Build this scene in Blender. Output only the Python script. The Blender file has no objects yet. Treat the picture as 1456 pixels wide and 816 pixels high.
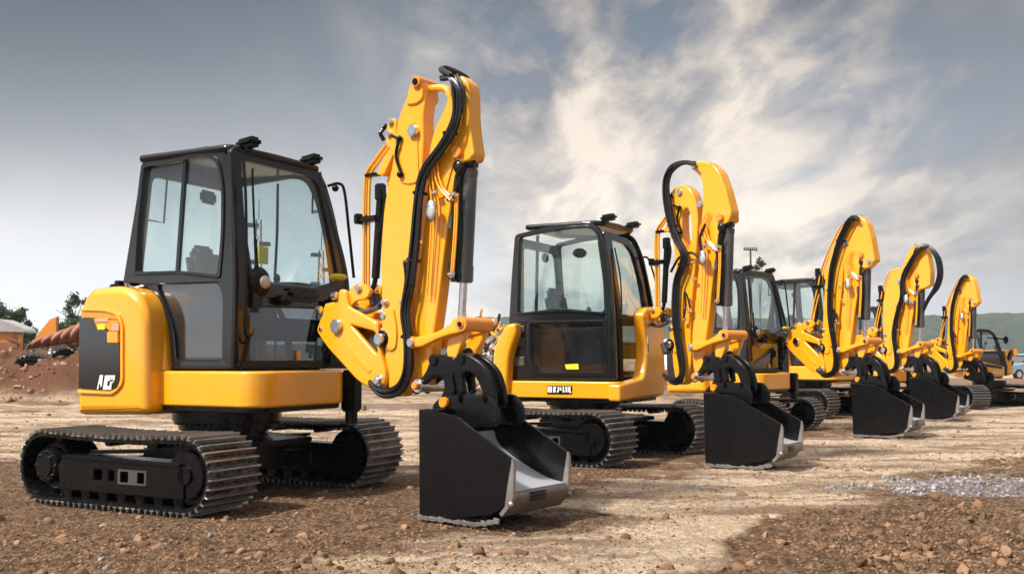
import bpy, bmesh, math, random
import numpy as np
from mathutils import Vector, Matrix
random.seed(7)
R = math.radians
S = bpy.context.scene
COL = S.collection

# ------------------------------------------------------------------ camera
CAMZ, FPX, HOR = 1.25, 1440.0, 508.0
PITCH = math.atan((HOR-408.0)/FPX)
cam = bpy.data.objects.new("camera", bpy.data.cameras.new("camera"))
COL.objects.link(cam); S.camera = cam
cam.location = (0, 0, CAMZ); cam.rotation_euler = (R(90)+PITCH, 0, 0)
cam.data.sensor_width = 36.0; cam.data.lens = 36.0*FPX/1456.0
cam.data.clip_start = 0.05; cam.data.clip_end = 9000

def ray(px, py):
    a, b = (px-728.0)/FPX, (408.0-py)/FPX
    c, s = math.cos(PITCH), math.sin(PITCH)
    return Vector((a, c-b*s, s+b*c))
class Fr:
    """a local frame (origin on the ground, yaw) that can measure photo points on one of its vertical planes"""
    def __init__(s, x, y, yaw):
        s.o = Vector((x, y, 0)); s.yaw = R(yaw); c, n = math.cos(s.yaw), math.sin(s.yaw)
        s.f = Vector((c, n, 0)); s.l = Vector((-n, c, 0))
    def Y(s, px, py, y=0.0):            # on plane local y = const -> (x, y, z)
        d = ray(px, py); k = (s.o + s.l*y)
        t = (k.dot(s.l))/d.dot(s.l)
        p = d*t; return Vector(((p-s.o).dot(s.f), y, p.z+CAMZ))
    def X(s, px, py, x=0.0):
        d = ray(px, py); k = (s.o + s.f*x)
        t = (k.dot(s.f))/d.dot(s.f)
        p = d*t; return Vector((x, (p-s.o).dot(s.l), p.z+CAMZ))
def ground_at(px, py, z=0.0):
    d = ray(px, py); t = (z-CAMZ)/d.z
    return Vector((d.x*t, d.y*t, z))
def at(px, py, depth):
    d = ray(px, py); t = depth/d.y
    return Vector((d.x*t, depth, d.z*t+CAMZ))

# ------------------------------------------------------------------ noise
def _hash(ix, iy, seed):
    n = (ix.astype(np.int64)*374761393 + iy.astype(np.int64)*668265263 + seed*1442695041) & 0x7fffffff
    n = ((n ^ (n >> 13))*1274126177) & 0x7fffffff
    return ((n ^ (n >> 16)) & 0xffff)/65535.0
def vnoise(x, y, seed=0):
    ix, iy = np.floor(x), np.floor(y); fx, fy = x-ix, y-iy
    fx = fx*fx*(3-2*fx); fy = fy*fy*(3-2*fy)
    a = _hash(ix, iy, seed); b = _hash(ix+1, iy, seed); c = _hash(ix, iy+1, seed); d = _hash(ix+1, iy+1, seed)
    return (a*(1-fx)+b*fx)*(1-fy) + (c*(1-fx)+d*fx)*fy
def fbm(x, y, octs=4, seed=0, gain=.5):
    t = 0; a = 1; n = 0
    for i in range(octs):
        t = t + a*vnoise(x*2**i+17.3*i, y*2**i-9.1*i, seed+i); n += a; a *= gain
    return t/n
def sstep(a, b, x):
    t = np.clip((x-a)/(b-a), 0, 1); return t*t*(3-2*t)

# ------------------------------------------------------------------ materials
def newmat(name):
    m = bpy.data.materials.new(name); m.use_nodes = True
    nt = m.node_tree; bs = nt.nodes["Principled BSDF"]
    return m, nt, bs
def N(nt, t, **kw):
    n = nt.nodes.new(t)
    for k, v in kw.items(): setattr(n, k, v)
    return n
def ramp(nt, fac, stops):
    r = N(nt, "ShaderNodeValToRGB"); e = r.color_ramp.elements
    while len(e) < len(stops): e.new(0.5)
    for i, (p, c) in enumerate(stops):
        e[i].position = p; e[i].color = (c[0], c[1], c[2], 1) if not isinstance(c, (int, float)) else (c, c, c, 1)
    nt.links.new(fac, r.inputs[0]); return r.outputs[0]
def noise(nt, scale, detail=4, vec=None, rough=.55, dist=0, W="Object"):
    n = N(nt, "ShaderNodeTexNoise"); n.inputs["Scale"].default_value = scale
    n.inputs["Detail"].default_value = detail; n.inputs["Roughness"].default_value = rough
    n.inputs["Distortion"].default_value = dist
    if vec is None:
        tc = N(nt, "ShaderNodeTexCoord"); vec = tc.outputs[W]
    nt.links.new(vec, n.inputs["Vector"]); return n.outputs["Fac"]
def mixc(nt, fac, a, b, mode='MIX'):
    m = N(nt, "ShaderNodeMix", data_type='RGBA', blend_type=mode)
    for i, v in ((6, a), (7, b)):
        if isinstance(v, tuple): m.inputs[i].default_value = (*v, 1)
        else: nt.links.new(v, m.inputs[i])
    if isinstance(fac, (int, float)): m.inputs[0].default_value = fac
    else: nt.links.new(fac, m.inputs[0])
    return m.outputs[2]
def bump(nt, bs, h, strength=.3, dist=.01):
    b = N(nt, "ShaderNodeBump"); b.inputs["Strength"].default_value = strength; b.inputs["Distance"].default_value = dist
    nt.links.new(h, b.inputs["Height"]); nt.links.new(b.outputs[0], bs.inputs["Normal"])

def paint(name, col, rough=.3, coat=.5, dust=.12, dustcol=(.35, .26, .18), scale=3, metal=0, spec=.5):
    m, nt, bs = newmat(name)
    n1 = noise(nt, scale, 6, dist=.4); n2 = noise(nt, scale*9, 5)
    f = ramp(nt, n1, [(.42, 0.0), (.72, dust)])
    var = mixc(nt, n2, tuple(c*.96 for c in col), tuple(min(1, c*1.03) for c in col))
    nt.links.new(mixc(nt, f, var, dustcol), bs.inputs["Base Color"])
    nt.links.new(ramp(nt, n2, [(.3, rough*.9), (.7, min(1, rough*1.15))]), bs.inputs["Roughness"])
    bs.inputs["Coat Weight"].default_value = coat; bs.inputs["Coat Roughness"].default_value = .12
    bs.inputs["Metallic"].default_value = metal; bs.inputs['Specular IOR Level'].default_value = spec
    if rough > .5 or metal: bump(nt, bs, n2, .25, .01)
    return m
M = {}
M['yellow'] = paint('yellow_paint', (.88, .375, .006), .25, .7, .14, (.62, .38, .14))
M['orange'] = paint('orange_paint', (.8, .27, .008), .4, .3, .2)
M['black'] = paint('black_paint', (.005, .005, .0055), .26, .06, .05, (.035, .03, .026), spec=.22)
M['cabblack'] = paint('cab_frame_paint', (.008, .0085, .0095), .16, .3, .08, (.04, .038, .036), spec=.4)
M['rubber'] = paint('rubber', (.006, .006, .007), .28, 0, .10, (.05, .04, .03), 8, spec=.45)
M['inner'] = paint('interior_plastic', (.045, .048, .052), .6, 0, .1)
M['chrome'] = paint('chrome', (.72, .73, .76), .12, 0, .15, (.25, .2, .15), 14, 1)
M['worn'] = paint('worn_steel', (.33, .31, .30), .42, 0, .55, (.2, .14, .10), 7, .7)
M['floorsteel'] = paint('bucket_liner', (.42, .43, .45), .45, 0, .2, (.34, .3, .26), 3, .2)
M['grey'] = paint('grey_paint', (.045, .047, .052), .32, .3, .15)
M['white'] = paint('white_paint', (.75, .75, .74), .4, .2, .2)
M['label'] = paint('yellow_label', (.8, .7, .02), .5, 0, .1)
M['blue'] = paint('blue_label', (.03, .09, .35), .5, 0, .1)
M['paleblue'] = paint('pale_blue_paint', (.22, .38, .5), .3, .5, .2)
M['lensorange'] = paint('orange_lens', (.88, .31, .008), .15, .6, 0)
M['lensred'] = paint('red_lens', (.72, .30, .20), .15, .6, 0)
M['lens'] = paint('lamp_lens', (.42, .41, .39), .1, .8, .2)
M['pane2'] = paint('dark_gloss_panel', (.006, .006, .007), .12, .6, .03)
M['rust'] = paint('rusty_steel', (.27, .085, .04), .75, 0, .7, (.36, .2, .13), 2)
M['wood'] = paint('weathered_wood', (.32, .25, .19), .8, 0, .6, (.2, .13, .08), 2)
M['roofing'] = paint('pale_roofing', (.45, .44, .42), .7, 0, .5, (.28, .22, .17), 2)

def trackmat():
    m, nt, bs = newmat('muddy_track_shoe')
    n1 = noise(nt, 3.2, 7, rough=.65); n2 = noise(nt, 26, 6, rough=.7)
    steel = mixc(nt, ramp(nt, n2, [(.38, 0), (.62, 1)]), (.010, .010, .010), (.17, .165, .16))
    mud = mixc(nt, n2, (.20, .15, .11), (.45, .37, .29))
    nt.links.new(mixc(nt, ramp(nt, n1, [(.50, 0), (.62, .75)]), steel, mud), bs.inputs["Base Color"])
    nt.links.new(ramp(nt, n1, [(.48, .32), (.6, .9)]), bs.inputs["Roughness"])
    nt.links.new(ramp(nt, n1, [(.48, .55), (.58, 0.0)]), bs.inputs["Metallic"])
    bump(nt, bs, n2, .6, .02); return m
M['track'] = trackmat()
M['trackbar'] = paint('worn_grouser_steel', (.46, .45, .44), .30, 0, .55, (.16, .12, .085), 6, .75)
def glassmat(name, tint, dirt=.05, dirtcol=(.5, .53, .55), refl=.05):
    m = bpy.data.materials.new(name); m.use_nodes = True; nt = m.node_tree; nt.nodes.clear()
    out = N(nt, "ShaderNodeOutputMaterial"); tr = N(nt, "ShaderNodeBsdfTransparent"); tr.inputs[0].default_value = (*tint, 1)
    gl = N(nt, "ShaderNodeBsdfGlossy"); gl.inputs["Roughness"].default_value = .02
    df = N(nt, "ShaderNodeBsdfDiffuse"); df.inputs[0].default_value = (*dirtcol, 1)
    lw = N(nt, "ShaderNodeLayerWeight"); lw.inputs[0].default_value = .5
    pw = N(nt, "ShaderNodeMath", operation='POWER'); nt.links.new(lw.outputs["Facing"], pw.inputs[0]); pw.inputs[1].default_value = 4.0
    fr = N(nt, "ShaderNodeMath", operation='MULTIPLY_ADD'); nt.links.new(pw.outputs[0], fr.inputs[0]); fr.inputs[1].default_value = .8; fr.inputs[2].default_value = refl
    m1 = N(nt, "ShaderNodeMixShader"); m2 = N(nt, "ShaderNodeMixShader")
    nz = noise(nt, 2.2, 5, dist=1.2)
    nt.links.new(ramp(nt, nz, [(.35, dirt*.3), (.75, dirt*1.6)]), m1.inputs[0])
    nt.links.new(tr.outputs[0], m1.inputs[1]); nt.links.new(df.outputs[0], m1.inputs[2])
    nt.links.new(fr.outputs[0], m2.inputs[0]); nt.links.new(m1.outputs[0], m2.inputs[1]); nt.links.new(gl.outputs[0], m2.inputs[2])
    nt.links.new(m2.outputs[0], out.inputs[0]); return m
M['glass'] = glassmat('cab_glass', (.91, .965, .965), .018, refl=.07)
M['smoke'] = glassmat('smoked_glass', (.42, .45, .47), .14, (.10, .11, .12), .13)

# ------------------------------------------------------------------ mesh tools
def rounded(pts, r, n=4):
    out = []; k = len(pts)
    for i in range(k):
        p0, p, p1 = Vector(pts[i-1][:2]), Vector(pts[i][:2]), Vector(pts[(i+1) % k][:2])
        ri = pts[i][2] if len(pts[i]) > 2 else r
        a, b = p0-p, p1-p
        if a.length < 1e-6 or b.length < 1e-6: continue
        q = min(ri, a.length*.48, b.length*.48)
        A, B = p+a.normalized()*q, p+b.normalized()*q
        for j in range(n+1):
            t = j/n; out.append(((1-t)**2*A + 2*t*(1-t)*p + t*t*B))
    return [(v.x, v.y) for v in out]
def catmull(pts, n=6, closed=False):
    P = [Vector(p) for p in pts]
    if len(P) < 3: return P
    Q = [P[0]*2-P[1]] + P + [P[-1]*2-P[-2]]
    out = []
    for i in range(1, len(Q)-2):
        a, b, c, d = Q[i-1], Q[i], Q[i+1], Q[i+2]
        for j in range(n):
            t = j/n
            out.append(.5*((2*b)+(-a+c)*t+(2*a-5*b+4*c-d)*t*t+(-a+3*b-3*c+d)*t**3))
    out.append(P[-1]); return out

class MB:
    def __init__(s): s.bm = bmesh.new()
    def merge(s, me, mtx=None):
        if mtx is not None: me.transform(mtx)
        s.bm.from_mesh(me)
        return s
    def plate(s, loops, thick, bev=.008, plane='Y', off=0.0, fn=None):
        """flat plate from outlines (first outer, others holes) in XZ (plane Y), YZ (plane X) or XY (plane Z); off = centre"""
        cu = bpy.data.curves.new('c', 'CURVE'); cu.dimensions = '2D'; cu.fill_mode = 'BOTH'
        bev = min(bev, thick*.45)
        cu.extrude = max(thick/2-bev, 1e-4); cu.bevel_depth = bev; cu.bevel_resolution = 2 if bev > .012 else 1; cu.offset = -bev
        for lp in loops:
            sp = cu.splines.new('POLY'); sp.points.add(len(lp)-1); sp.use_cyclic_u = True
            for i, p in enumerate(lp): sp.points[i].co = (p[0], p[1], 0, 1)
        ob = bpy.data.objects.new('c', cu)
        me = bpy.data.meshes.new_from_object(ob)
        bpy.data.objects.remove(ob); bpy.data.curves.remove(cu)
        for v in me.vertices:
            x, y, z = v.co
            v.co = (x, off+z, y) if plane == 'Y' else ((off+z, x, y) if plane == 'X' else (x, y, off+z))
            if fn: v.co = fn(v.co)
        s.bm.from_mesh(me); bpy.data.meshes.remove(me); return s
    def box(s, c, size, rot=(0, 0, 0), bev=0.0):
        from mathutils import Euler
        b = bmesh.new(); bmesh.ops.create_cube(b, size=1)
        bmesh.ops.scale(b, vec=size, verts=b.verts)
        if bev: bmesh.ops.bevel(b, geom=b.edges[:], offset=bev, segments=2, affect='EDGES')
        bmesh.ops.transform(b, matrix=Matrix.Translation(c) @ Euler(rot).to_matrix().to_4x4(), verts=b.verts)
        me = bpy.data.meshes.new('t'); b.to_mesh(me); b.free(); s.bm.from_mesh(me); bpy.data.meshes.remove(me); return s
    def cyl(s, p0, p1, r0, r1=None, n=20, bev=0.0):
        p0, p1 = Vector(p0), Vector(p1); r1 = r0 if r1 is None else r1
        d = p1-p0; L = d.length; b = bmesh.new()
        bmesh.ops.create_cone(b, cap_ends=True, segments=n, radius1=r0, radius2=r1, depth=L)
        if bev:
            es = [e for e in b.edges if abs(e.verts[0].co.z-e.verts[1].co.z) < 1e-6]
            bmesh.ops.bevel(b, geom=es, offset=bev, segments=2, affect='EDGES')
        q = d.to_track_quat('Z', 'Y')
        bmesh.ops.transform(b, matrix=Matrix.Translation((p0+p1)/2) @ q.to_matrix().to_4x4(), verts=b.verts)
        me = bpy.data.meshes.new('t'); b.to_mesh(me); b.free(); s.bm.from_mesh(me); bpy.data.meshes.remove(me); return s
    def tube(s, pts, r, n=8, smooth=True, k=6):
        P = catmull(pts, k) if smooth else [Vector(p) for p in pts]
        rings = []; up = Vector((0, 0, 1)); prev = None
        for i, p in enumerate(P):
            d = (P[min(i+1, len(P)-1)]-P[max(i-1, 0)]).normalized()
            if prev is None:
                a = d.cross(up)
                if a.length < .1: a = d.cross(Vector((0, 1, 0)))
            else: a = prev - d*prev.dot(d)
            a.normalize(); prev = a; b = d.cross(a)
            rings.append([s.bm.verts.new(p+(a*math.cos(2*math.pi*j/n)+b*math.sin(2*math.pi*j/n))*r) for j in range(n)])
        for i in range(len(rings)-1):
            for j in range(n):
                s.bm.faces.new((rings[i][j], rings[i][(j+1) % n], rings[i+1][(j+1) % n], rings[i+1][j]))
        s.bm.faces.new(rings[0][::-1]); s.bm.faces.new(rings[-1]); return s
    def sweep(s, prof, y0, y1, thick, plane='Y'):
        """open profile line in XZ given thickness, swept from y0 to y1"""
        P = [Vector((p[0], p[1])) for p in prof]; nrm = []
        for i in range(len(P)):
            d = (P[min(i+1, len(P)-1)]-P[max(i-1, 0)]).normalized(); nrm.append(Vector((-d.y, d.x)))
        Q = P + [P[i]+nrm[i]*thick for i in reversed(range(len(P)))]
        va = [s.bm.verts.new((q.x, y0, q.y)) for q in Q]; vb = [s.bm.verts.new((q.x, y1, q.y)) for q in Q]
        k = len(Q); n = len(P)
        for i in range(k):
            s.bm.faces.new((va[i], va[(i+1) % k], vb[(i+1) % k], vb[i]))
        for i in range(n-1):
            j = k-1-i
            s.bm.faces.new((va[i], va[i+1], va[j-1], va[j])); s.bm.faces.new((vb[i+1], vb[i], vb[j], vb[j-1]))
        return s
    def ball(s, c, r, sc=(1, 1, 1), seg=12):
        b = bmesh.new(); bmesh.ops.create_uvsphere(b, u_segments=seg*2, v_segments=seg, radius=r)
        bmesh.ops.transform(b, matrix=Matrix.Translation(c) @ Matrix.Diagonal((*sc, 1)), verts=b.verts)
        me = bpy.data.meshes.new('t'); b.to_mesh(me); b.free(); s.bm.from_mesh(me); bpy.data.meshes.remove(me); return s
    def split(s, name, mat, parent=None, ang=35):
        """every loose piece becomes an object of its own"""
        bm = s.bm; bm.verts.index_update(); seen = set(); out = []
        bm.verts.ensure_lookup_table()
        for v in bm.verts:
            if v.index in seen: continue
            st = [v]; isl = []; seen.add(v.index)
            while st:
                q = st.pop(); isl.append(q)
                for e in q.link_edges:
                    o = e.other_vert(q)
                    if o.index not in seen: seen.add(o.index); st.append(o)
            m = MB(); mp = {q.index: m.bm.verts.new(q.co) for q in isl}; ids = set(mp)
            fs = set(f for q in isl for f in q.link_faces)
            for f in fs: m.bm.faces.new([mp[q.index] for q in f.verts])
            out.append(m.build(name, mat, parent, ang))
        bm.free(); return out
    def build(s, name, mat, parent=None, ang=35, weld=True):
        if weld: bmesh.ops.remove_doubles(s.bm, verts=s.bm.verts, dist=1e-5)
        bmesh.ops.recalc_face_normals(s.bm, faces=s.bm.faces)
        me = bpy.data.meshes.new(name); s.bm.to_mesh(me); s.bm.free()
        me.polygons.foreach_set('use_smooth', [True]*len(me.polygons))
        me.set_sharp_from_angle(angle=R(ang))
        me.materials.append(M[mat] if isinstance(mat, str) else mat)
        o = bpy.data.objects.new(name, me); COL.objects.link(o); o.parent = parent
        if weld:
            w_ = o.modifiers.new('w', 'WEIGHTED_NORMAL'); w_.keep_sharp = True; w_.weight = 100
        return o
def empty(name, x, y, yaw, label, cat, group=None, scale=1, z=0.0):
    o = bpy.data.objects.new(name, None); COL.objects.link(o); o.empty_display_size = .3
    o.location = (x, y, z); o.rotation_euler.z = R(yaw); o.scale = (scale,)*3
    o['label'] = label; o['category'] = cat
    if group: o['group'] = group
    return o
def tag(o, label=None, cat=None, group=None, kind=None):
    for k, v in (('label', label), ('category', cat), ('group', group), ('kind', kind)):
        if v: o[k] = v
    return o
def copy_tree(o, parent=None):
    c = o.copy(); COL.objects.link(c); c.parent = parent
    for ch in o.children: copy_tree(ch, c)
    return c

GRP = 'compact excavators parked in a row'
# ================================================================== UNDERCARRIAGE (own frame, centre on ground)
HL, RAD, TW = 1.12, .30, .55
def track_path(k):
    """closed belt path; returns (x, z, nx, nz)"""
    L = HL-RAD; per = 4*L+2*math.pi*RAD; out = []
    for i in range(k):
        s = per*i/k
        if s < 2*L: out.append((-L+s, 0.0, 0, -1))
        elif s < 2*L+math.pi*RAD:
            a = (s-2*L)/RAD; out.append((L+RAD*math.sin(a), RAD-RAD*math.cos(a), math.sin(a), -math.cos(a)))
        elif s < 4*L+math.pi*RAD:
            u = s-2*L-math.pi*RAD; out.append((L-u, 2*RAD-.022*math.sin(math.pi*u/(2*L)), 0, 1))
        else:
            a = (s-4*L-math.pi*RAD)/RAD; out.append((-L-RAD*math.sin(a), RAD+RAD*math.cos(a), -math.sin(a), math.cos(a)))
    return out
def make_track(parent, y0, near):
    rnd = random.Random(3 if near else 4)
    y1 = y0+TW; mb = MB(); K = 228; p = track_path(K)
    ins = .045
    ra, rb, rc, rd = [], [], [], []
    for (x, z, nx, nz) in p:
        ra.append(mb.bm.verts.new((x-nx*.018, y0+rnd.uniform(-.004, .004), z-nz*.018+.02)))
        rb.append(mb.bm.verts.new((x-nx*.018, y1, z-nz*.018+.02)))
        rc.append(mb.bm.verts.new((x-nx*ins, y0, z-nz*ins+.02))); rd.append(mb.bm.verts.new((x-nx*ins, y1, z-nz*ins+.02)))
    for i in range(K):
        j = (i+1) % K
        mb.bm.faces.new((ra[i], ra[j], rb[j], rb[i]))
        for q in ((rc[i], rd[i], rd[j], rc[j]), (ra[i], rc[i], rc[j], ra[j]), (rb[i], rb[j], rd[j], rd[i])): mb.bm.faces.new(q).material_index = 1
    n = 74; p = track_path(n)
    for (x, z, nx, nz) in p:                                   # shoes with raised grouser bars
        t = Vector((-nz, 0, nx)); nn = Vector((nx, 0, nz)); c = Vector((x, (y0+y1)/2, z+.02))
        rx = math.atan2(nx, -nz)
        j = rnd.uniform(-.005, .005)
        mb.box(c-nn*.012, (.048, TW+.02+j, .014), (0, -rx, 0), .003)
        k0 = len(mb.bm.faces); mb.box(c+nn*(.004+rnd.uniform(-.003, .003)), (.014, TW+.024+j, .034), (0, -rx, 0), .004); mb.bm.faces.ensure_lookup_table()
        for q in mb.bm.faces[k0:]: q.material_index = 2
        mb.box(c-nn*.06, (.03, .05, .05), (0, -rx, 0))         # guide lug inside the belt
    o = mb.build('track', 'track', parent, 30, weld=False); o.data.materials.append(M['black']); o.data.materials.append(M['trackbar'])
    s = -1 if near else 1
    yo = y0+.03 if near else y0+.05
    L = HL-RAD
    # sprocket at the rear, idler at the front
    mb = MB()
    for k in range(14):
        a = 2*math.pi*k/14
        mb.box((-L+math.cos(a)*.215, (y0+y1)/2, RAD+.02+math.sin(a)*.215), (.05, .06, .03), (0, -a, 0))
    mb.cyl((-L, y0+.12, RAD+.02), (-L, y1-.1, RAD+.02), .2, n=28, bev=.01).cyl((-L, y0+.03, RAD+.02), (-L, y0+.12, RAD+.02), .14, .16, n=24, bev=.01)
    mb.cyl((-L, y0+.015, RAD+.02), (-L, y0+.03, RAD+.02), .09, n=20)
    for k in range(8):
        a = 2*math.pi*k/8; mb.cyl((-L+.115*math.cos(a), y0+.018, RAD+.02+.115*math.sin(a)), (-L+.115*math.cos(a), y0+.035, RAD+.02+.115*math.sin(a)), .012, n=6)
    mb.build('sprocket', 'black', o)
    mb = MB().cyl((L-.02, y0+.1, RAD+.02), (L-.02, y1-.1, RAD+.02), .235, n=32, bev=.015).cyl((L-.02, y0+.06, RAD+.02), (L-.02, y0+.1, RAD+.02), .19, .2, n=28, bev=.008)
    mb.cyl((L-.02, y0+.04, RAD+.02), (L-.02, y0+.06, RAD+.02), .07, n=20)
    mb.build('idler', 'black', o)
    # side frame with slots
    def hole(x, z, w, h): return rounded([(x-w, z-h), (x+w, z-h), (x+w, z+h), (x-w, z+h)], .012)
    outer = rounded([(-.63, .13), (.80, .13), (.80, .39), (-.60, .41), (-.68, .33)], .02)
    holes = [hole(-.18, .275, .05, .045), hole(-.02, .275, .035, .045), hole(.14, .275, .048, .045), hole(.33, .275, .04, .045)]
    mb = MB().plate([outer]+holes, .05, .008, 'Y', y0+.065)
    mb.box((.08, y0+.15, .41), (1.36, .20, .02), (0, R(.6), 0), .005).box((.08, y0+.3, .26), (1.3, .12, .24)).box((.08, y0+.05, .405), (1.38, .06, .02), (0, R(.6), 0), .004)
    mb.box((-.1, y0+.2, .46), (.62, .12, .03), (0, R(-3), 0), .01)
    mb.build('track_frame', 'black', o)
    mb = MB()
    for (hx, w) in ((.235, .085),):                         # lighter rim round the front slots
        mb.plate([rounded([(hx-.17, .215), (hx+.16, .215), (hx+.16, .335), (hx-.17, .335)], .01)]+[hole(.14, .275, .048, .045), hole(.33, .275, .04, .045)], .006, .001, 'Y', y0+.037)
    mb.build('slot_plate', 'grey', o)
    mb = MB()
    for k in range(7):
        x = -.60+k*.215
        mb.cyl((x, y0+.09, .115), (x, y1-.09, .115), .062, n=18, bev=.008)
    mb.cyl((-.2, y0+.15, .535), (-.2, y1-.15, .535), .035, n=14).cyl((.35, y0+.15, .535), (.35, y1-.15, .535), .035, n=14)
    mb.split('roller', 'black', o)
    return o
def make_undercarriage(parent):
    u = []
    u.append(make_track(parent, -1.35, True)); u.append(make_track(parent, .72, False))
    mb = MB()
    mb.box((.0, -.15, .36), (.95, .9, .22), (0, 0, 0), .04)
    for s in (-1, 1):
        mb.box((.42, -.15+.0*s, .30), (.12, 1.6, .14), (0, 0, 0), .02); mb.box((-.42, -.15, .30), (.12, 1.6, .14), (0, 0, 0), .02)
    mb.box((.30, .05, .50), (.75, .75, .05), (0, R(3), 0), .01)
    mb.box((.0, -.3, .47), (.8, .5, .06), (0, 0, 0), .01)
    mb.cyl((0, 0, .45), (0, 0, .60), .38, n=36)
    u.append(mb.build('undercarriage_frame', 'black', parent))
    mb = MB()                                                # dozer blade at the rear side
    mb.sweep([(1.10, .12), (1.15, .10), (1.19, .16), (1.2, .3), (1.17, .42)], -.55, .33, .02)
    mb.box((.85, -.45, .27), (.7, .07, .09), (0, 0, 0), .01).box((.85, .22, .27), (.7, .07, .09), (0, 0, 0), .01)
    return u
def slew(parent, z0=.58, z1=.84):
    mb = MB().cyl((0, 0, z0+.08), (0, 0, z1), .50, n=48, bev=.012).cyl((0, 0, z0), (0, 0, z0+.09), .44, n=48, bev=.008)
    for k in range(44):
        a = 2*math.pi*k/44; mb.cyl((.465*math.cos(a), .465*math.sin(a), z0+.055), (.465*math.cos(a), .465*math.sin(a), z0+.085), .013, n=6)
    return mb.build('slew_ring', 'black', parent)

# ================================================================== UPPER BODY, first machine
Z1 = dict(x=-2.68, y=9.6, yaw=-28.0)
B1 = Fr(Z1['x'], Z1['y'], Z1['yaw'])
def xz(fr, pts, y, r=.02, n=4):
    return rounded([(fr.Y(p[0], p[1], y).x, fr.Y(p[0], p[1], y).z)+tuple(p[2:]) for p in pts], r, n)
def yz(fr, pts, x, r=.02, n=4):
    return rounded([(fr.X(p[0], p[1], x).y, fr.X(p[0], p[1], x).z)+tuple(p[2:]) for p in pts], r, n)

# ------------------------------------------------------------------ shared cab pieces
def quad_pane(parent, name, mat, pts, plane, off, fn=None, r=.05):
    return MB().plate([pts], .008, .001, plane, off, fn).build(name, mat, parent)
def work_light(parent, c, yaw=0, s=1.0):
    mb = MB().box((0, 0, 0), (.20*s, .13*s, .075*s), (0, R(-6), 0), .028*s).box((-.04*s, 0, -.045*s), (.08*s, .06*s, .05*s), (0, 0, 0), .01)
    o = mb.build('work_light', 'black', parent); o.location = c; o.rotation_euler.z = yaw
    return o
#L
M['smokelens'] = paint('tinted_lens', (.09, .075, .05), .1, .8, .3)
def mirror(parent, base, arm_pts, c, size, rot=0):
    mb = MB().tube(arm_pts, .011, 8)
    mb.cyl(Vector(base)-Vector((0, 0, .03)), Vector(base)+Vector((0, 0, .03)), .02, n=12)
    mb.box(c, size, (0, 0, rot), .03)
    return mb.build('mirror', 'black', parent)
def seat_and_controls(parent, x=-.15, y=.15, z=1.15):
    mb = MB().box((x, y, z+.42), (.52, .52, .16), (0, R(-4), 0), .06).box((x-.27, y, z+.78), (.15, .48, .70), (0, R(-12), 0), .06)
    mb.box((x, y, z+.2), (.4, .38, .32), (0, 0, 0), .03).box((x-.36, y, z+1.12), (.09, .26, .16), (0, R(-12), 0), .035)
    for s in (-1, 1): mb.box((x+.05, y+s*.34, z+.55), (.42, .11, .22), (0, R(-4), 0), .03)
    seat = mb.build('seat', 'inner', parent)
    mb = MB()
    for s in (-1, 1):
        mb.tube([(x+.25, y+s*.34, z+.6), (x+.27, y+s*.34, z+.74), (x+.30, y+s*.33, z+.82)], .012).ball((x+.305, y+s*.33, z+.87), .035, (1, 1, 1.5), 8)
        mb.tube([(x+.5, y+s*.1, z+.02), (x+.5, y+s*.1, z+.5), (x+.45, y+s*.1, z+.72)], .012).cyl((x+.45, y+s*.1, z+.70), (x+.43, y+s*.1, z+.82), .02)
    lev = mb.build('control_lever', 'black', parent)
    mb = MB().box((x+.58, y-.30, z+.55), (.12, .28, .30), (0, R(20), 0), .04).box((x+.63, y+.1, z+.36), (.10, 1.05, .22), (0, R(10), 0), .05)
    con = mb.build('console', 'inner', parent)
    return seat, lev, con

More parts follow.
